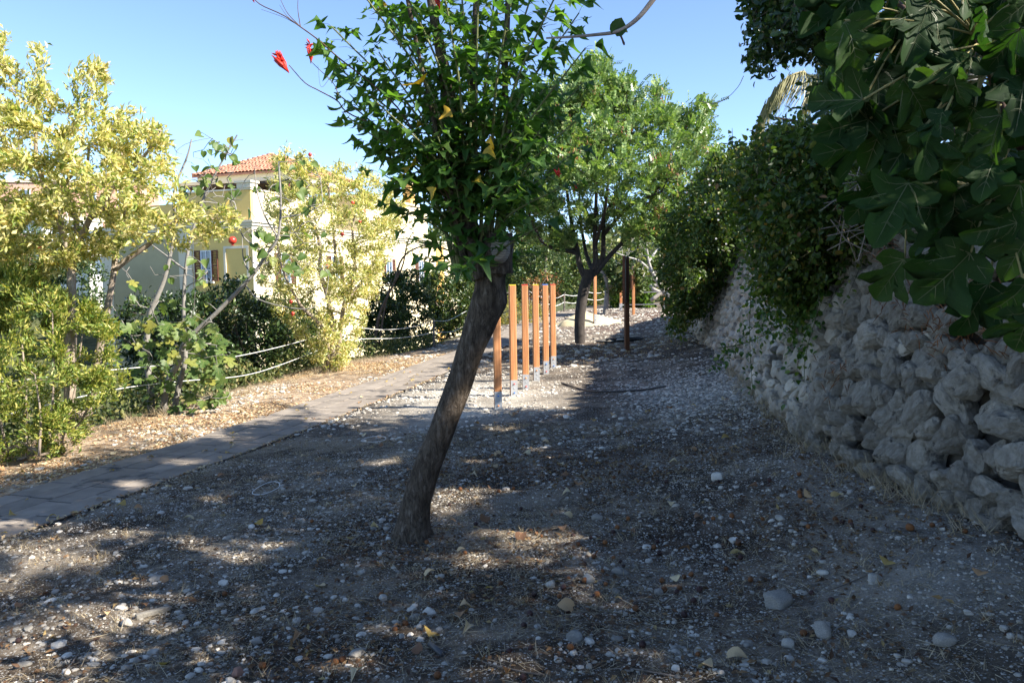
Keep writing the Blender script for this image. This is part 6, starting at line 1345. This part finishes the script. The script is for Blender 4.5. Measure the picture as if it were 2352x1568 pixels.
# ================================================================== houses higher on the slope
def far_house(name, px0, px1, ytop, d, dep, zb, mat_, label, roofm, nwin, rows_):
    a, b_ = P(px0, ytop, d), P(px1, ytop, d + 3); A = unit((b_ - a) * [1, 1, 0]); L = np.linalg.norm((b_ - a)[:2]); N_ = np.array([A[1], -A[0], 0]); t = thing(name, [a[0] * .5 + b_[0] * .5, a[1] + dep / 2, zb], label, 'house'); ax_ = np.array([A, N_, ZZ]); o = np.array([a[0], a[1], 0]); zt = a[2]
    MB().box(o + A * L / 2 - N_ * dep / 2 + ZZ * (zt + zb) / 2, (L, dep, zt - zb), ax_).out('wall', mat_, t)
    if roofm:
        e = .5; q = [o - A * e + N_ * e + ZZ * zt, o + A * (L + e) + N_ * e + ZZ * zt, o + A * (L + e) - N_ * (dep + e) + ZZ * zt, o - A * e - N_ * (dep + e) + ZZ * zt]; top = [o + A * L * .3 - N_ * dep / 2 + ZZ * (zt + 1.7), o + A * L * .7 - N_ * dep / 2 + ZZ * (zt + 1.7)]
        obj('roof', np.array(q + top), [np.array([[3, 0, 4], [1, 2, 5]]), np.array([[0, 1, 5, 4], [2, 3, 4, 5], [0, 3, 2, 1]])], tile_m, t)
    else: MB().box(o + A * L / 2 - N_ * dep / 2 + ZZ * (zt + .15), (L + .3, dep + .3, .3), ax_).out('coping', cream, t)
    for r_ in range(rows_):
        for k in range(nwin):
            c = o + A * L * (k + .5) / nwin + N_ * .03 + ZZ * (zt - 1.6 - 2.9 * r_); w = MB()
            for s_ in (-1, 1): w.box(c + A * s_ * .5, (.1, .08, 1.5), ax_)
            w.box(c + ZZ * .8, (1.1, .08, .1), ax_); w.box(c - ZZ * .8, (1.3, .14, .1), ax_); wo_ = w.out('window', wfr, t); MB().box(c, (.9, .03, 1.5), ax_).out('pane', gl_m, wo_)
    return t
far_house('pink_house', -60, 318, 418, 86, 9, 4, wm('pink_stucco', (.50, .29, .22)), 'pink flat roofed house high on the slope behind the yellow leaves', None, 5, 2)
far_house('white_house', 95, 235, 505, 70, 6, 2, wm('white_stucco', (.72, .70, .66)), 'white flat roofed house on the slope left of the grey house wing', None, 2, 1)
bal = thing('balustrade', P(170, 505, 69), 'white balustrade on the flat roof of the white house', 'balustrade'); A0_, A1_ = P(100, 500, 69.5), P(236, 500, 71.5)
MB().tube([A0_ + ZZ * .6, A1_ + ZZ * .6], .12, 6).out('rail', cream, bal)
for k in range(14): p = A0_ + (A1_ - A0_) * k / 13; MB().tube([p, p + ZZ * .2, p + ZZ * .4, p + ZZ * .6], [.07, .11, .07, .06], 6).out('baluster', cream, bal, True)
far_house('white_house', 200, 300, 560, 62, 6, 0, wm('white_stucco_low', (.70, .69, .67)), 'low white building just left of the grey house corner', None, 2, 1)
